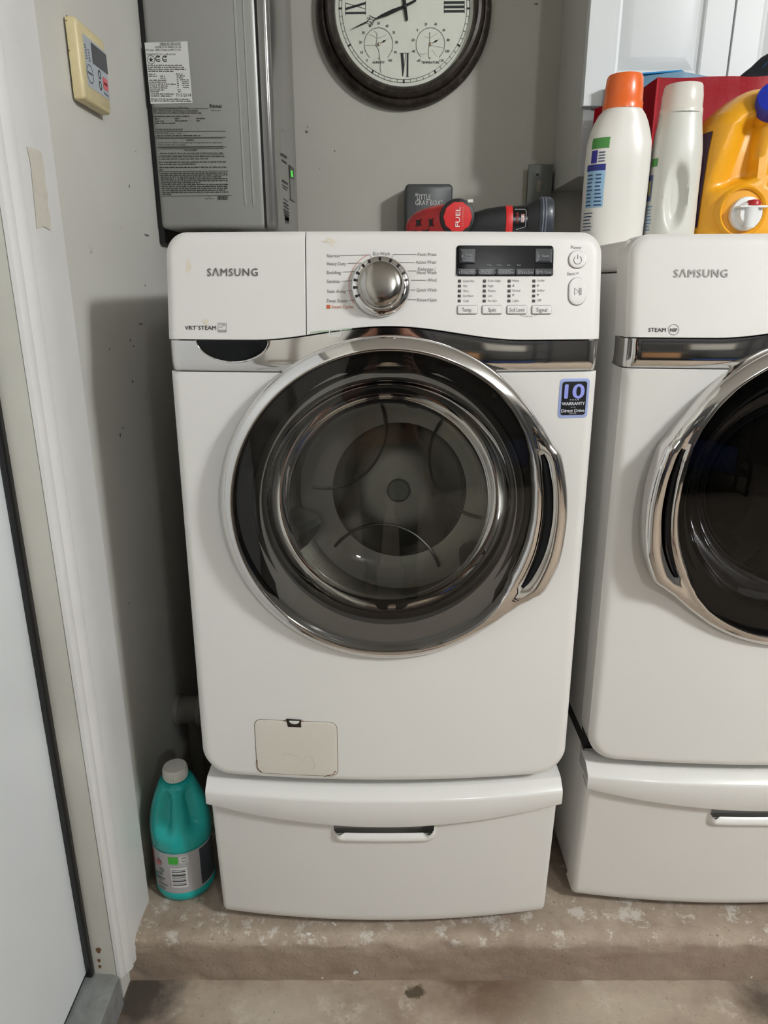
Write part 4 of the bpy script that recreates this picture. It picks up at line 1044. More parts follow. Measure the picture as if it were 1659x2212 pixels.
b = MB(); b.box(p[0]-.011, p[0]+.011, YG-.003, YG, p[1]-.03, p[1]-.003, .002); b.build('toggle_window', mat('window_brown', (60, 44, 40), .3), GB)

SW = thing('light_switch', 'grey metal switch box with toggle beside the wall cabinet', 'switch', (.435, WY, 1.56))
b = MB(); b.box(.405, .466, WY-.036, WY-.0005, 1.535, 1.688, .003); b.build('box', mat('switch_box_grey', (92, 94, 90), .5, .3), SW)
b = MB(); b.box(.4005, .469, WY-.041, WY-.035, 1.555, 1.697, .0025); b.build('cover_plate', mat('switch_plate_grey', (116, 120, 116), .42, .35), SW)
p = onY(1164, 402, WY-.041)
b = MB(); b.box(p.x-.006, p.x+.006, WY-.0418, WY-.040, p.z-.015, p.z+.015, .0005); sl = b.build('toggle_slot', mat('slot_tan', (150, 144, 132), .6), SW)
b = MB(); b.loft([(0, 0, 0, .0042, .003, 4), (.010, 0, -.010, .0036, .0024, 4)], 16, org=(p.x, WY-.041, p.z-.008)); b.build('toggle', mat('toggle_ivory', (196, 190, 176), .5), SW)
q = onY(1161, 377, WY-.041)
b = MB(); b.lathe([(.0038, 0), (.0036, .001), (.0003, .0014)], (q.x, WY-.041, q.z), (0, -1, 0), 14); b.build('plate_screw', M_black, SW)
b = MB(); b.poly([(onY(a, c_, WY).x, onY(a, c_, WY).z) for a, c_ in ((1131, 362), (1137, 358), (1150, 356), (1150, 436), (1132, 437), (1130, 410), (1133, 385))], lambda x, z: (x, WY-.0008, z)); b.build('plaster_patch', mat('bare_plaster', (190, 184, 168), .8), WALLB, sharp=0)

# ------------------------------------------------------------------ vent elbow low on the left wall
VP = thing('drain_pipe', 'pale plastic drain pipe low on the left wall behind the washer', 'pipe', (WX, 1.55, .35))
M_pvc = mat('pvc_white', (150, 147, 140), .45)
b = MB(); b.lathe([(.040, 0), (.040, .012), (.034, .016), (.034, .055), (.042, .058), (.042, .095), (.036, .099), (.0005, .10)], (WX+.0005, 1.56, .352), (1, 0, 0), 28); b.build('pipe_cap', M_pvc, VP)
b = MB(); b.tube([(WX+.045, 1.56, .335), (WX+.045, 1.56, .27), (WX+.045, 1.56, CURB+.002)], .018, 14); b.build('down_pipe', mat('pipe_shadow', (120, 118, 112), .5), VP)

# ------------------------------------------------------------------ teal cleaner bottle
TX, TY = -.442, 1.262
TB = thing('cleaner_bottle', 'teal cleaner jug with white cap on the curb beside the washer', 'bottle', (TX, TY, CURB+.002))
M_teal = mat('teal_plastic', (18, 178, 172), .3, coat=.3, sss=.0, var=.04, vscale=12)
def tdisp(a, z):
    h = math.radians(285); d = (a-h+PI) % (2*PI)-PI
    wz = smooth(.155, .19, z)*smooth(.275, .235, z)
    return .024*wz*(math.exp(-((d+.62)/.34)**2)+math.exp(-((d-.66)/.36)**2))
def taper(z):
    if z < .012: return .058+.006*math.sqrt(z/.012)
    if z < .145: return .064
    if z < .275: t = (z-.145)/.13; return .064*math.cos(t*1.13)**.9+.0035*t
    return .021
zs = [0, .003, .007, .012, .02, .022, .024, .06, .10, .128, .130, .132]+[.14+.135*k/30 for k in range(31)]+[.28, .285]
secs = []
for z in zs:
    r = taper(z)
    if .022 <= z <= .130: r -= .0015
    secs.append((z, 0, 0, r, r*.97, 2.0))
b = MB(); b.loft(secs, 72, org=(TX, TY, CURB+.002), disp=tdisp); b.build('jug', M_teal, TB, sharp=60)
b = MB(); b.lathe([(.0245, 0), (.0252, .003), (.0252, .022), (.0235, .026), (.0005, .0265)], (TX, TY, CURB+.279), n=40); cap = b.build('cap', mat('cap_white', (222, 220, 212), .45), TB)
b = MB()
for k in range(30):
    a = 2*PI*k/30; b.box(TX+.0253*math.cos(a)-.0006, TX+.0253*math.cos(a)+.0006, TY+.0253*math.sin(a)-.0006, TY+.0253*math.sin(a)+.0006, CURB+.282, CURB+.300)
o = b.build('cap_ridges', MATS['cap_white'], cap, sharp=0); o['kind'] = 'stuff'
def teal_map(off): return lambda u, z: (TX+(.0628+off)*math.cos(u), TY+(.0628+off)*.97*math.sin(u), CURB+.002+z)
R = []
for z in (.024, .128): R.append([teal_map(.0004)(math.radians(175+190*k/40), z) for k in range(41)])
b = MB(); b.rings(R, closed=False); lab = b.build('label', mat('label_silver', (186, 184, 186), .4, .15), TB, sharp=60)
def A_(deg): return math.radians(deg)
tm = teal_map(.0010)
R = [[tm(A_(318+47*k/12), z) for k in range(13)] for z in (.030, .124)]
b = MB(); b.rings(R, closed=False); b.build('label_panel', mat('label_charcoal', (58, 64, 70), .4), lab, sharp=60)
def lrect(name, rgb, a0, a1, z0, z1, mm=tm):
    b = MB(); b.rings([[mm(A_(a0+(a1-a0)*k/4), z) for k in range(5)] for z in (z0, z1)], closed=False); return b.build(name, mat('label_'+name, rgb, .5), lab, sharp=60)
lrect('green_mark', (70, 178, 60), 257, 276, .102, .121); lrect('recycle_mark', (205, 206, 202), 278, 296, .104, .122); lrect('barcode_field', (222, 222, 220), 259, 291, .040, .092)
b = MB(); tb = teal_map(.0016)
for k, h in enumerate((.004, .002, .005, .002, .003, .006, .002, .004, .002)):
    z = .046+k*.005; b.rings([[tb(A_(262+26*q/4), zz) for q in range(5)] for zz in (z, z+h*.62)], closed=False)
b.build('barcode', mat('barcode_ink', (60, 60, 64), .5), lab, sharp=0)
b = MB(); c = (A_(287), .113); b.stroke([(c[0]+.075*math.cos(A_(a)), c[1]+.0046*math.sin(A_(a))) for a in range(0, 360, 30)], .0016, lambda u, z: tb(u, z), True); b.build('recycle_symbol', mat('barcode_ink', (60, 60, 64), .5), lab, sharp=0)
lrect('red_print', (196, 70, 78), 207, 216, .082, .118); lrect('teal_print', (60, 150, 150), 213, 224, .046, .062)
for a, z, r, nm, rgb in ((233, .098, .0075, 'red_emblem', (206, 120, 120)), (238, .078, .006, 'grey_emblem', (140, 150, 146))):
    b = MB(); b.poly([(A_(a)+r/.063*math.cos(q), z+r*math.sin(q)) for q in [2*PI*k/18 for k in range(18)]], tb); b.build(nm, mat('label_'+nm, rgb, .5), lab, sharp=0)
b = MB()
for k in range(5): b.text('easy pour', A_(218+k*2), A_(246), .036-k*.003 if False else .034+k*.0, tb, cap=.003) if k == 0 else None
for k, (a0, a1, z) in enumerate(((222, 240, .068), (226, 246, .058), (222, 238, .052), (226, 250, .042), (224, 244, .030))): b.stroke([(A_(a0), z), (A_((a0+a1)/2), z), (A_(a1), z)], .0022, tb)
b.build('label_lettering', mat('label_ink', (96, 104, 104), .5), lab, sharp=0)

# ------------------------------------------------------------------ cordless tool on the washer
ZW = 1.449
CT_ = thing('cordless_tool', 'red and black cordless power tool lying on the washer', 'power tool', (.19, 1.47, ZW))
M_red = mat('tool_red', (176, 28, 32), .4, coat=.2); M_tblk = mat('tool_black', (24, 25, 27), .5, bump=.2)
M_redb = mat('tool_red_bright', (206, 40, 40), .4)
kc = onY(987, 470, 1.425); kc = Vector(kc)
d_ = Vector((-.70, .71, -.08)).normalized()
b = MB(); b.lathe([(.020, -.004), (.030, .006), (.034, .02), (.035, .05), (.032, .085), (.024, .105), (.018, .11), (.0005, .111)], kc+Vector((-.002, .012, -.006)), d_, 40); b.build('motor_housing', M_red, CT_)
for (a, h, w_, l) in ((200, .045, .006, .018), (225, .03, .008, .012), (232, .062, .007, .016), (205, .075, .005, .012)):
    q = Vector((0, 0, 1)).rotation_difference(d_); ar = math.radians(a)
    o_ = kc+Vector((-.002, .012, -.006))
    def vm(u, v, a=ar, h=h, q=q, o_=o_): return tuple(o_+q @ Vector((.0356*math.cos(a+u/.035), .0356*math.sin(a+u/.035), h+v)))
    b = MB(); b.poly([(-w_, -l/2), (0, -l*.3), (w_, -l/2), (w_*.6, 0), (w_, l/2), (0, l*.3), (-w_, l/2), (-w_*.6, 0)], vm); b.build('cooling_vent', M_black, CT_, sharp=0)
b = MB(); b.lathe([(.026, -.012), (.031, -.010), (.0325, -.004), (.0325, .012), (.029, .022), (.0005, .023)], kc, (0, 1, 0), 48, cap0=False); col = b.build('end_collar', M_tblk, CT_)
b = MB(); N = 72
R = [[(kc.x+r*(1+.035*(1 if math.cos(10*2*PI*i/N) > 0 else 0))*math.cos(2*PI*i/N), kc.y+y, kc.z+r*(1+.035*(1 if math.cos(10*2*PI*i/N) > 0 else 0))*math.sin(2*PI*i/N)) for i in range(N)] for r, y in ((.0255, -.008), (.0255, -.014), (.0245, -.0155), (.012, -.0165), (.0004, -.0168))]
b.rings(R); ec = b.build('end_cap', M_redb, CT_, sharp=30)
b = MB(); me_ = lambda x, z: (x, kc.y-.0172, z); b.text('FUEL', kc.x+.004, kc.x+.004+.034, kc.z-.0175, me_, cap=.0085, rot=PI/2, bold=.02); b.build('cap_lettering', mat('tool_white', (232, 228, 224), .5), ec, sharp=0)
b = MB()
for k in range(9): b.rect(kc.x+.008, kc.x+.0105, kc.z-.0165+k*.0038, kc.z-.0145+k*.0038, me_)
b.build('cap_small_print', mat('tool_pink', (214, 120, 116), .5), ec, sharp=0)
# grip, red band, labelled collar and battery along x
def tsec(x, zc, rz, ry, yc=1.452, n=28, e=2.4):
    return [(x, yc+ry*math.copysign(abs(math.cos(2*PI*i/n))**(2/e), math.cos(2*PI*i/n)), zc+rz*math.copysign(abs(math.sin(2*PI*i/n))**(2/e), math.sin(2*PI*i/n))) for i in range(n)]
xa = lambda px: onY(px, 460, 1.43).x
zt = lambda px, py: onY(px, py, 1.44).z
def seg(name, m, lst):
    R = []
    for px, top, ry in lst:
        z1 = zt(px, top); z0 = ZW+.006; R.append(tsec(xa(px), (z0+z1)/2, (z1-z0)/2, ry))
    b = MB(); b.rings(R, True, True, True); return b.build(name, m, CT_, sharp=50)
seg('grip', M_tblk, [(1000, 470, .012), (1022, 459, .018), (1050, 450, .022), (1080, 445, .025), (1094, 443.5, .026)])
seg('red_band', M_redb, [(1093.5, 443, .0268), (1096, 442.5, .0275), (1106, 442.5, .0275), (1108, 443, .0268)])
seg('label_collar', mat('tool_gloss_black', (18, 18, 20), .2), [(1107.5, 444, .026), (1135, 442, .026), (1142, 440, .026)])
seg('battery_neck', M_tblk, [(1140, 441, .027), (1150, 434, .030), (1160, 427, .033), (1166, 425.5, .034)])
seg('battery', mat('battery_slate', (48, 52, 60), .4, coat=.1), [(1164, 425, .035), (1168, 423.5, .037), (1190, 424, .037), (1195.5, 428, .034)])
for px in (1171, 1177):
    b = MB(); R = [tsec(xa(px)+q, (ZW+.006+zt(px, 423))/2, (zt(px, 423)-ZW-.006)/2, .0378) for q in (-.0012, .0012)]; b.rings(R); b.build('battery_ridge', mat('ridge_grey', (104, 110, 120), .35), CT_)
def lab_pt(px, py): p = onY(px, py, 1.4245); return (p.x, p.z)
ml_ = lambda x, z: (x, 1.4242, z)
b = MB(); b.stroke([lab_pt(*p) for p in ((1112, 452), (1134, 452), (1137, 456), (1135, 490), (1115, 496))], .0009, ml_); b.build('label_border', mat('label_border', (170, 172, 176), .4), CT_, sharp=0)
b = MB(); p, q = lab_pt(1125.5, 480), lab_pt(1133, 463); b.rect(p[0], q[0], p[1], q[1], ml_); vb = b.build('voltage_badge', mat('badge_white', (222, 222, 220), .5), CT_, sharp=0)
b = MB(); b.text('M12', q[0]-.0008, q[0]-.0008+.013, p[1]+.001, lambda x, z: (x, 1.4238, z), cap=.0042, rot=PI/2, bold=.02); b.build('badge_lettering', M_redb, vb, sharp=0)
b = MB(); p, q = lab_pt(1114, 482), lab_pt(1122, 458); b.text('LITHIUM', q[0]-.001, q[0]-.001+.018, p[1], ml_, cap=.005, rot=PI/2); b.build('label_lettering', M_red, CT_, sharp=0)
p0 = onY(993, 440, 1.43); p1 = onY(1009, 435.5, 1.435); p2 = onY(1022, 434.5, 1.435)
b = MB(); b.tube([p0, p1], .0018, 8); b.build('cord', M_black, CT_)
b = MB(); b.tube([p1, p1+(p2-p1)*.1, p1+(p2-p1)*.9, p2], [.0022, .0035, .0036, .0018], 10); b.build('cord_tip', mat('tip_white', (235, 232, 222), .4), CT_)

# ------------------------------------------------------------------ bottles, jug and bags on the dryer
ZD = 1.4495
M_hdpe = mat('hdpe_white', (228, 224, 216), .35, sss=.12)
B1x, B1y = .4485, 1.50
B1 = thing('detergent_bottle', 'white detergent bottle with orange cap and blue back label', 'bottle', (B1x, B1y, ZD))
B1S = [(0, .052), (.004, .057), (.012, .0592), (.05, .0600), (.10, .0605), (.155, .0605), (.185, .059), (.205, .055), (.220, .0495), (.232, .043), (.238, .0375), (.242, .0345), (.248, .034)]
def b1r(z):
    for (za, ra), (zb2, rb) in zip(B1S, B1S[1:]):
        if za <= z <= zb2: return ra+(rb-ra)*(z-za)/(zb2-za)
    return .034
b = MB(); b.loft([(z, 0, 0, r, min(r, .040) if z < .2 else min(r, .036+.0), 2.5 if z < .2 else 2.2) for z, r in B1S], 56, org=(B1x, B1y, ZD)); b.build('bottle_body', M_hdpe, B1, sharp=60)
b = MB(); b.lathe([(.0365, .240), (.0365, .252), (.0352, .254), (.0345, .275), (.0325, .294), (.0305, .298), (.0005, .2985)], (B1x, B1y, ZD), n=48); b.build('cap', mat('orange_plastic', (238, 108, 40), .3, coat=.2), B1)
def b1m(off):
    def f(u, z):
        rx, ry = b1r(z)+off, min(b1r(z), .040)+off; ca, sa = math.cos(u), math.sin(u); e = 2/2.5
        return (B1x+rx*math.copysign(abs(ca)**e, ca), B1y+ry*math.copysign(abs(sa)**e, sa), ZD+z)
    return f
def patch(parent, name, m, mm, a0, a1, z0, z1, n=8, nz=4):
    b = MB(); b.rings([[mm(A_(a0+(a1-a0)*k/n), z0+(z1-z0)*j/nz) for k in range(n+1)] for j in range(nz+1)], closed=False); return b.build(name, m, parent, sharp=60)
mm1 = b1m(.0005); mm2 = b1m(.0010)
patch(B1, 'blue_label', mat('label_pale_blue', (150, 188, 216), .5), mm1, 196, 243, .070, .134)
patch(B1, 'label_stripe', mat('label_navy', (40, 48, 128), .5), mm1, 192, 243, .134, .145)
patch(B1, 'green_mark', mat('label_leaf_green', (74, 142, 66), .5), mm1, 202, 246, .172, .190)
patch(B1, 'blue_mark', mat('label_violet', (48, 44, 140), .5), mm1, 205, 222, .147, .169)
b = MB()
for k in range(9):
    z = .074+k*.0066; b.stroke([(A_(198), z), (A_(207), z), (A_(214+random.uniform(-2, 3)), z)], .0022, mm2); b.stroke([(A_(223), z), (A_(230), z), (A_(238+random.uniform(-3, 2)), z)], .0024, mm2)
for k in range(6): z = .030+k*.006; b.stroke([(A_(192), z), (A_(205), z), (A_(218+random.uniform(-4, 4)), z)], .0016, mm2)
for k in range(4): z = .150+k*.005; b.stroke([(A_(226), z), (A_(240), z)], .0018, mm2)
b.stroke([(A_(224), .05), (A_(224.5), .028)], .0014, mm2)
b.build('label_lettering', mat('label_dark_blue_ink', (52, 74, 112), .5), B1, sharp=0)

B2x, B2y = .5575, 1.495
B2 = thing('softener_bottle', 'off-white bottle with translucent cap and finger hollow beside yellow jug', 'bottle', (B2x, B2y, ZD))
M_b2 = mat('hdpe_grey_white', (214, 213, 204), .35, sss=.1)
B2S = [(0, .0), (0.0005, .043), (.006, .0475), (.02, .0480), (.05, .0478), (.08, .0470), (.11, .0465), (.14, .0462), (.165, .0455), (.185, .0435), (.205, .0405), (.225, .0378), (.236, .0375)]
def b2d(a, z):
    d = (a-math.radians(262)+PI) % (2*PI)-PI
    e = (d/.42)**2+((z-.088)/.058)**2
    return .017*smooth(1.15, .35, e)
zs2 = [B2S[0][0], .0005, .003, .006, .012]+[.02+.21*k/34 for k in range(35)]+[.236]
def b2r(z):
    for (za, ra), (zb2, rb) in zip(B2S, B2S[1:]):
        if za <= z <= zb2: return ra+(rb-ra)*(z-za)/(zb2-za)
    return .0375
b = MB(); b.loft([(z, 0, 0, b2r(z) or .001, b2r(z)*.95 or .001, 2.3) for z in zs2], 84, org=(B2x, B2y, ZD), disp=b2d); b.build('bottle_body', M_b2, B2, sharp=60)
b = MB(); b.lathe([(.0385, .232), (.0385, .240), (.037, .242), (.0365, .262), (.034, .278), (.0325, .281), (.0005, .2815)], (B2x, B2y, ZD), n=48); b.build('cap', mat('cap_milky', (224, 220, 210), .25, sss=.25, coat=.3), B2)
def b2m(u, z): r = b2r(z)+.0006; ca, sa = math.cos(u), math.sin(u); e = 2/2.3; return (B2x+r*math.copysign(abs(ca)**e, ca), B2y+r*.95*math.copysign(abs(sa)**e, sa), ZD+z)
patch(B2, 'green_mark', MATS['label_leaf_green'], b2m, 186, 208, .142, .156); patch(B2, 'round_emblem', mat('label_emblem_blue', (92, 104, 150), .5), b2m, 180, 198, .082, .128); patch(B2, 'yellow_emblem', mat('label_emblem_yellow', (196, 186, 110), .5), lambda u, z: tuple(Vector(b2m(u, z))+Vector((-.0004, -.0004, 0))), 182, 193, .092, .118)
b = MB()
for k in range(8): b.stroke([(A_(188), .03+k*.006), (A_(198), .03+k*.006), (A_(206+random.uniform(-3, 3)), .03+k*.006)], .002, lambda u, z: tuple(Vector(b2m(u, z))+Vector((-.0003, -.0004, 0))))
b.build('label_lettering', mat('label_bright_blue', (88, 140, 190), .5), B2, sharp=0)

JX, JY = .700, 1.535
JG = thing('yellow_jug', 'yellow detergent jug with blue cap and white spigot on the dryer', 'jug', (JX, JY, ZD))
M_yel = mat('yellow_plastic', (238, 168, 28), .36, coat=.15)
JS = [(0, 0, .080, 3.2), (.004, 0, .086, 3.2), (.012, 0, .091, 3.2), (.03, 0, .0935, 3.4), (.10, 0, .0925, 3.4), (.17, 0, .089, 3.2), (.215, .002, .085, 3.0), (.235, .006, .078, 2.8), (.250, .012, .068, 2.6), (.262, .018, .058, 2.5), (.272, .024, .048, 2.4), (.279, .028, .036, 2.3), (.282, .03, .02, 2.2)]
def jr(z):
    for A, B in zip(JS, JS[1:]):
        if A[0] <= z <= B[0]:
            t = (z-A[0])/(B[0]-A[0]); return tuple(A[k]+(B[k]-A[k])*t for k in (1, 2, 3))
    return JS[-1][1:]
def jd(a, z):
    cx, rx, e = jr(z); ca, sa = math.cos(a), math.sin(a)
    if sa > 0: return 0
    x = rx*math.copysign(abs(ca)**(2/e), ca)
    h = .030*smooth(-.075, -.045, x-.3*(z-.15))*smooth(.002, -.012, x-.10*(z-.15))*smooth(.100+.25*(x+.05), .118+.25*(x+.05), z)*smooth(.232, .205, z+.25*(-.03-x))
    h2 = .030*smooth(.022, .032, x)*smooth(.08, .065, x)*smooth(.10, .12, z)*smooth(.225, .20, z)
    return h+h2
zj = sorted(set([s[0] for s in JS]+[.02+.006*k for k in range(40)]))
b = MB(); b.loft([(z, jr(z)[0], 0, jr(z)[1], jr(z)[1]*.86, jr(z)[2]) for z in zj], 160, org=(JX, JY, ZD), disp=jd); b.build('jug_body', M_yel, JG, sharp=60)
ca_ = Vector((-.28, -.80, .42)).normalized(); co = Vector((JX+.026, JY-.042, ZD+.232))
b = MB(); b.lathe([(.034, 0), (.033, .012), (.030, .020), (.030, .024)], co, ca_, 40); b.build('neck', M_yel, JG)
b = MB(); b.lathe([(.0325, .022), (.0332, .025), (.0332, .046), (.031, .050), (.0005, .0505)], co, ca_, 48); b.build('cap', mat('cap_blue', (24, 44, 158), .35), JG)
sc = onY(1610, 462, 1.452); so = Vector((sc.x, JY-.0925*.86-.0, sc.z))
b = MB(); b.lathe([(.050, -.012), (.047, .002), (.043, .006), (.0395, .0035), (.0385, -.004)], so+Vector((-.006, 0, .004)), (0, -1, 0), 56); b.build('spigot_boss', M_yel, JG)
M_spig = mat('spigot_white', (232, 232, 230), .35)
b = MB(); b.lathe([(.030, -.004), (.0305, .006), (.029, .010), (.022, .012), (.019, .020), (.018, .022), (.0005, .0225)], so, (0, -1, 0), 48); sp = b.build('spigot', M_spig, JG)
b = MB(); R = []
for z, w_ in ((.012, .0135), (.006, .0115), (-.026, .0095)): R.append([(so.x+.002+w_*math.cos(2*PI*i/24), so.y-.022+w_*.7*math.sin(2*PI*i/24), so.z+z) for i in range(24)])
b.rings(R, True, True, True); b.build('nozzle', M_spig, sp)
b = MB(); b.box(so.x-.024, so.x+.030, so.y-.030, so.y-.008, so.z+.009, so.z+.0125, .0012); b.build('spigot_lever', M_spig, sp)
b = MB(); b.lathe([(.0125, 0), (.0125, .006), (.010, .010), (.0005, .0115)], (so.x+.006, so.y-.018, so.z+.0125), n=28); b.build('push_button', mat('button_red', (180, 30, 38), .35), sp)
# dark label on the jug's broad side
def jm(u, z): cx, rx, e = jr(z); ca, sa = math.cos(u), math.sin(u); r = rx+.0012; return (JX+cx+r*math.copysign(abs(ca)**(2/e), ca), JY+r*.86*math.copysign(abs(sa)**(2/e), sa), ZD+z)
patch(JG, 'side_label', mat('label_plum', (62, 30, 52), .35), jm, 150, 206, .035, .205, 12, 8)

# red reusable bag, open at the top
RB = thing('red_bag', 'shiny red reusable shopping bag behind the bottles on the dryer', 'bag', (.70, 1.70, ZD))
t = NT('red_bag_film'); t.b.inputs['Base Color'].default_value = lin((150, 6, 24)); t.b.inputs['Roughness'].default_value = .4; t.b.inputs['Specular IOR Level'].default_value = .12
t.bump(t.noise(48, 5, .65), .16, .005); M_bag = t.m
def crumple(x, y, z, a=.004): v = Vector((x*14, y*14, z*14)); return noise.noise_vector(v)*a
def sheet(pts, name, m, parent, nu=24, nv=24, thick=.0012, am=.004):
    # pts: bottom-left, bottom-right, top-right, top-left
    P = [Vector(p) for p in pts]; b = MB(); n3 = (P[1]-P[0]).cross(P[3]-P[0]).normalized()
    for side in (0, 1):
        R = []
        for j in range(nv+1):
            v = j/nv; R.append([])
            for i in range(nu+1):
                u = i/nu; p = (P[0]*(1-u)+P[1]*u)*(1-v)+(P[3]*(1-u)+P[2]*u)*v
                ed = min(1, 4*min(u, 1-u))*.75+.25
                p = p+crumple(p.x, p.y, p.z, am)*ed*(.2+.8*v)
                R[-1].append(tuple(p+n3*thick*side))
        b.rings(R, closed=False)
    return b.build(name, m, parent, sharp=50)
fl = Vector(onY(1388, 500, 1.625)); ftl = Vector(onY(1421, 168, 1.635)); bl = Vector((.470, 1.79, ZD+.001)); btl = Vector(onY(1285, 235, 1.80))
fl.z = ZD+.001; ftr = Vector((.93, 1.635, ftl.z+.004)); fr_ = Vector((.93, 1.625, ZD+.001)); brr = Vector((.93, 1.80, ZD+.001)); btr = Vector((.93, 1.80, 1.80))
sheet([fl, fr_, ftr, ftl], 'front_panel', M_bag, RB, 40, 26, am=.006)
mid_b = (fl+bl)/2+Vector((.03, 0, 0)); mid_t = (ftl+btl)/2+Vector((.012, 0, -.006))
sheet([bl, mid_b, mid_t, btl], 'side_gusset', M_bag, RB, 10, 24); sheet([mid_b, fl, ftl, mid_t], 'side_gusset', M_bag, RB, 10, 24)
sheet([bl, brr, btr, Vector(btl)+Vector((.02, 0, .02))], 'back_panel', M_bag, RB, 20, 10)
b = MB(); R = []
N = 20
b.tube([(fl+(ftl-fl)*k/N)+Vector((0, -.002, 0)) for k in range(N+1)], .0026, 8); b.build('corner_highlight', mat('red_bag_edge', (196, 24, 44), .22, coat=.5), RB)  # brighter red tube paints the highlight along the bag's front corner
# teal bag behind it
BB = thing('blue_bag', 'teal blue bag showing above the red bag', 'bag', (.60, 1.845, ZD))
tp = [onY(a, c_, 1.845) for a, c_ in ((1322, 175), (1390, 161), (1470, 155), (1478, 158), (1530, 166))]
M_bb = mat('teal_film', (22, 108, 142), .4, var=.1, vscale=20); b = MB()
R = []
for y0_ in (1.838, 1.862):
    R.append([(p.x, y0_+.004*math.sin(k*2), p.z) for k, p in enumerate(tp)])
lowr = [[(p.x*.985, y, ZD+.001) for p in tp] for y in (1.838, 1.862)]
b.rings([lowr[0], R[0], R[1], lowr[1]], closed=False); b.build('bag_body', M_bb, BB, sharp=30)
b = MB(); b.tube([tp[0]+Vector((0, -.008, 0)), tp[1]+Vector((0, -.008, 0)), tp[2]+Vector((0, -.008, 0)), tp[2]+Vector((.002, -.004, -.03))], .0022, 8); b.build('bag_edge', mat('bright_blue_edge', (58, 150, 214), .4), BB)
# dark mesh cap sticking out of the red bag
MC = thing('mesh_cap', 'black mesh fabric sticking out of the red bag top', 'cap', (.845, 1.72, ZD+.18))
bm = bmesh.new(); bmesh.ops.create_icosphere(bm, subdivisions=4, radius=1)
for v in bm.verts:
    nn = noise.noise(v.co*2.2)*.14; v.co = v.co*(1+nn)
    v.co = Vector((.825+v.co.x*.085, 1.72+v.co.y*.05, 1.742+v.co.z*.095))
bm.verts.index_update()
b = MB(); b.add([v.co[:] for v in bm.verts], [[q.index for q in f.verts] for f in bm.faces]); bm.free()
b.build('crown', mat('black_mesh_fabric', (16, 18, 24), .8, bump=.6, bscale=500), MC)
b = MB(); R = []
for k in range(24):
    a = PI*k/23; R.append((.868+.088*math.cos(a), 1.70, 1.762+.085*math.sin(a)))
b.tube(R, .004, 8); b.build('blue_piping', mat('navy_piping', (26, 62, 120), .6), MC)
# ------------------------------------------------------------------ what the chrome and the glass reflect: the photographer and a rack
def skin_mesh(name, pts, edges, m, parent, sub=2, root=0):
    me = bpy.data.meshes.new(name); o_ = org(parent)
    me.from_pydata([tuple(Vector(p[:3])-o_) for p in pts], edges, [])
    me.materials.append(m)
    o = bpy.data.objects.new(name, me); COL.objects.link(o); o.parent = parent
    md = o.modifiers.new('skin', 'SKIN'); md.use_smooth_shade = True
    if not me.skin_vertices: me.attributes
    sv = me.skin_vertices[0].data
    for k, p in enumerate(pts):
        sv[k].radius = p[3] if isinstance(p[3], tuple) else (p[3], p[3]); sv[k].use_root = (k == root)
    o.modifiers.new('sub', 'SUBSURF').levels = sub; o.modifiers['sub'].render_levels = sub
    return o
PX, PY = .03, -.47
PER = thing('person', 'standing person in dark clothes taking the photo, reflected in the washer door', 'person', (PX, PY, 0))
M_skin = mat('skin', (176, 122, 96), .55)
pts = [(PX, PY, .96, (.15, .11)), (PX, PY, 1.15, (.135, .10)), (PX, PY+.01, 1.36, (.16, .105)), (PX, PY, 1.47, (.07, .065)), (PX, PY+.015, 1.56, (.055, .055)), (PX, PY+.03, 1.63, (.074, .088)), (PX, PY+.03, 1.72, (.078, .095)), (PX, PY+.02, 1.78, (.05, .06))]
E = [(0, 1), (1, 2), (2, 3), (3, 4), (4, 5), (5, 6), (6, 7)]
hands = []
for s in (-1, 1):
    b0 = len(pts)
    pts += [(PX+s*.17, PY, 1.43, .052), (PX+s*.25, PY+.05, 1.20, .043), (PX+s*.15, PY+.24, 1.28, .032), (PX+s*.098, PY+.335, 1.345, (.026, .022))]
    E += [(3, b0), (b0, b0+1), (b0+1, b0+2), (b0+2, b0+3)]; hands.append((b0+3, s))
for s in (-1, 1):
    b0 = len(pts)
    pts += [(PX+s*.095, PY, .90, .092), (PX+s*.11, PY+.02, .52, .058), (PX+s*.115, PY-.02, .30, .05), (PX+s*.12, PY-.02, .10, .036), (PX+s*.13, PY+.10, .045, (.034, .026)), (PX+s*.135, PY+.16, .035, (.03, .02))]
    E += [(0, b0)]+[(b0+k, b0+k+1) for k in range(5)]
for wi, s in hands:   # palm, four fingers curled round the phone and a thumb
    w0 = Vector(pts[wi][:3]); pc = len(pts)
    palm = w0+Vector((-s*.012, .035, .010)); pts.append((*palm, (.026, .016))); E.append((wi, pc))
    for k in range(4):
        f0 = palm+Vector((-s*.006, .018, -.026+.017*k)); l = (.020, .024, .026, .022)[k]
        q = len(pts); pts += [(*f0, .0085), (*(f0+Vector((-s*.012, l*.7, .002))), .008), (*(f0+Vector((-s*.030, l*.55, .003))), .007)]
        E += [(pc, q), (q, q+1), (q+1, q+2)]
    q = len(pts); pts += [(*(w0+Vector((-s*.020, .012, .026))), .010), (*(w0+Vector((-s*.036, .020, .040))), .0085), (*(w0+Vector((-s*.050, .026, .046))), .0075)]
    E += [(pc, q), (q, q+1), (q+1, q+2)]
skin_mesh('body', pts, E, M_skin, PER)
M_shirt = mat('dark_shirt', (26, 26, 30), .85, bump=.2); M_short = mat('dark_trousers', (34, 36, 44), .85)
sp = [(PX, PY, .93, (.165, .125)), (PX, PY, 1.15, (.152, .115)), (PX, PY+.01, 1.36, (.175, .12)), (PX, PY, 1.455, (.088, .08))]
se = [(0, 1), (1, 2), (2, 3)]
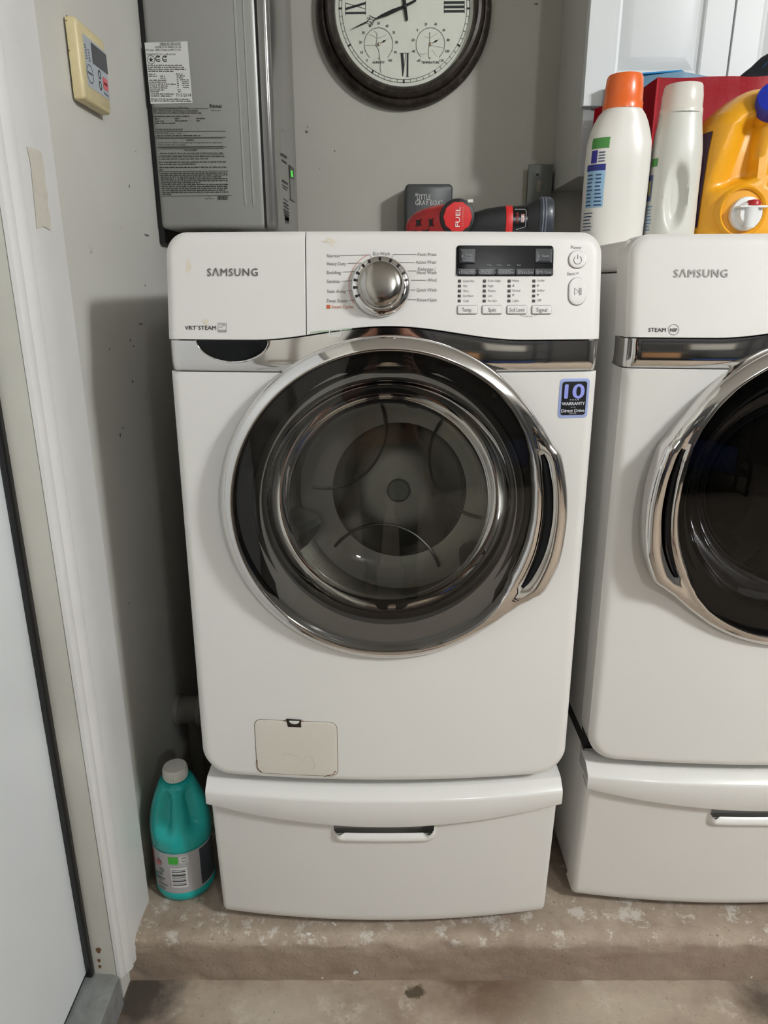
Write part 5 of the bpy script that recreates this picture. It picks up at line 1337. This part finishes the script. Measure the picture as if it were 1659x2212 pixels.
for s in (-1, 1):
    b0 = len(sp); sp += [(PX+s*.17, PY, 1.43, .066), (PX+s*.235, PY+.04, 1.24, .058)]; se += [(3, b0), (b0, b0+1)]
skin_mesh('shirt', sp, se, M_shirt, PER, root=0)
tp_ = [(PX, PY, .97, (.165, .125))]; te = []
for s in (-1, 1):
    b0 = len(tp_); tp_ += [(PX+s*.098, PY, .88, .108), (PX+s*.11, PY+.02, .52, .075), (PX+s*.117, PY-.02, .12, .058)]; te += [(0, b0), (b0, b0+1), (b0+1, b0+2)]
skin_mesh('trousers', tp_, te, M_short, PER)
for s in (-1, 1):
    b = MB(); b.loft([(0, 0, 0, .046, .135, 2.6), (.02, 0, 0, .048, .137, 2.6), (.04, 0, -.005, .045, .125, 2.4), (.07, 0, -.03, .042, .088, 2.2), (.10, 0, -.05, .040, .058, 2.0)], 28, org=(PX+s*.128, PY+.05, .001)); b.build('shoe', mat('shoe_dark', (28, 34, 52), .6), PER)
b = MB(); b.loft([(0, 0, 0, .079, .085, 2), (.04, 0, -.004, .084, .099, 2), (.08, 0, -.006, .078, .094, 2), (.11, 0, -.006, .050, .062, 2), (.122, 0, -.006, .01, .012, 2)], 28, org=(PX, PY+.018, 1.69)); b.build('hair', mat('hair_dark', (36, 28, 22), .7), PER)
for s in (-1, 1):
    b = MB(); b.loft([(-.012, 0, 0, .002, .002, 2), (-.006, 0, 0, .010, .009, 2), (.006, 0, 0, .010, .009, 2), (.012, 0, 0, .002, .002, 2)], 14, org=(PX+s*.031, PY+.112, 1.672)); b.build('eye', mat('eye_white', (210, 206, 200), .3), PER)
b = MB(); b.loft([(-.026, 0, .008, .014, .012, 2), (-.014, 0, .010, .016, .016, 2), (.024, 0, 0, .008, .008, 2)], 16, org=(PX, PY+.118, 1.648)); b.build('nose', M_skin, PER)
b = MB(); b.loft([(-.006, 0, 0, .020, .004, 2), (0, 0, .003, .026, .007, 2), (.006, 0, 0, .018, .004, 2)], 16, org=(PX, PY+.112, 1.598)); b.build('mouth', mat('lips', (150, 84, 76), .5), PER)
PH = thing('phone', 'black phone held up by the reflected person', 'phone', (0, -.045, 1.30))
b = MB(); b.box(-.038, .038, -.050, -.040, 1.30, 1.455, .004, 3); b.build('phone_body', M_blackg, PH)

RK = thing('storage_rack', 'dark metal storage rack reflected in the chrome and door glass', 'rack', (1.35, -2.9, 0))
M_rack = mat('rack_metal', (44, 46, 50), .5, .4)
for x in (.62, 2.08):
    for y in (-3.15, -2.65):
        b = MB(); b.box(x-.02, x+.02, y-.02, y+.02, 0, 2.0, .002); b.build('rack_post', M_rack, RK, sharp=0)
for z in (.22, .66, 1.10, 1.54, 1.96):
    b = MB(); b.box(.60, 2.10, -3.17, -2.63, z, z+.035, .002); b.build('rack_shelf', M_rack, RK, sharp=0)
M_ctn = mat('carton_brown', (150, 112, 76), .8)
for k, (x0, x1, z0, h, m_, lb) in enumerate(((.70, 1.15, .697, .30, M_ctn, 'brown carton on the second shelf of the reflected rack'), (1.3, 1.9, .257, .34, mat('tote_blue', (40, 66, 120), .5), 'blue storage tote low on the reflected rack'), (1.25, 1.75, 1.137, .30, mat('carton_grey', (150, 146, 138), .8), 'pale grey carton high on the reflected rack'))):
    rt = thing('storage_box', lb, 'box', ((x0+x1)/2, -2.9, z0)); b = MB(); b.box(x0, x1, -3.08, -2.68, z0, z0+h*.88, .006); b.build('box_body', m_, rt); b = MB(); b.box(x0-.008, x1+.008, -3.09, -2.67, z0+h*.88, z0+h, .005); b.build('box_lid', m_, rt)
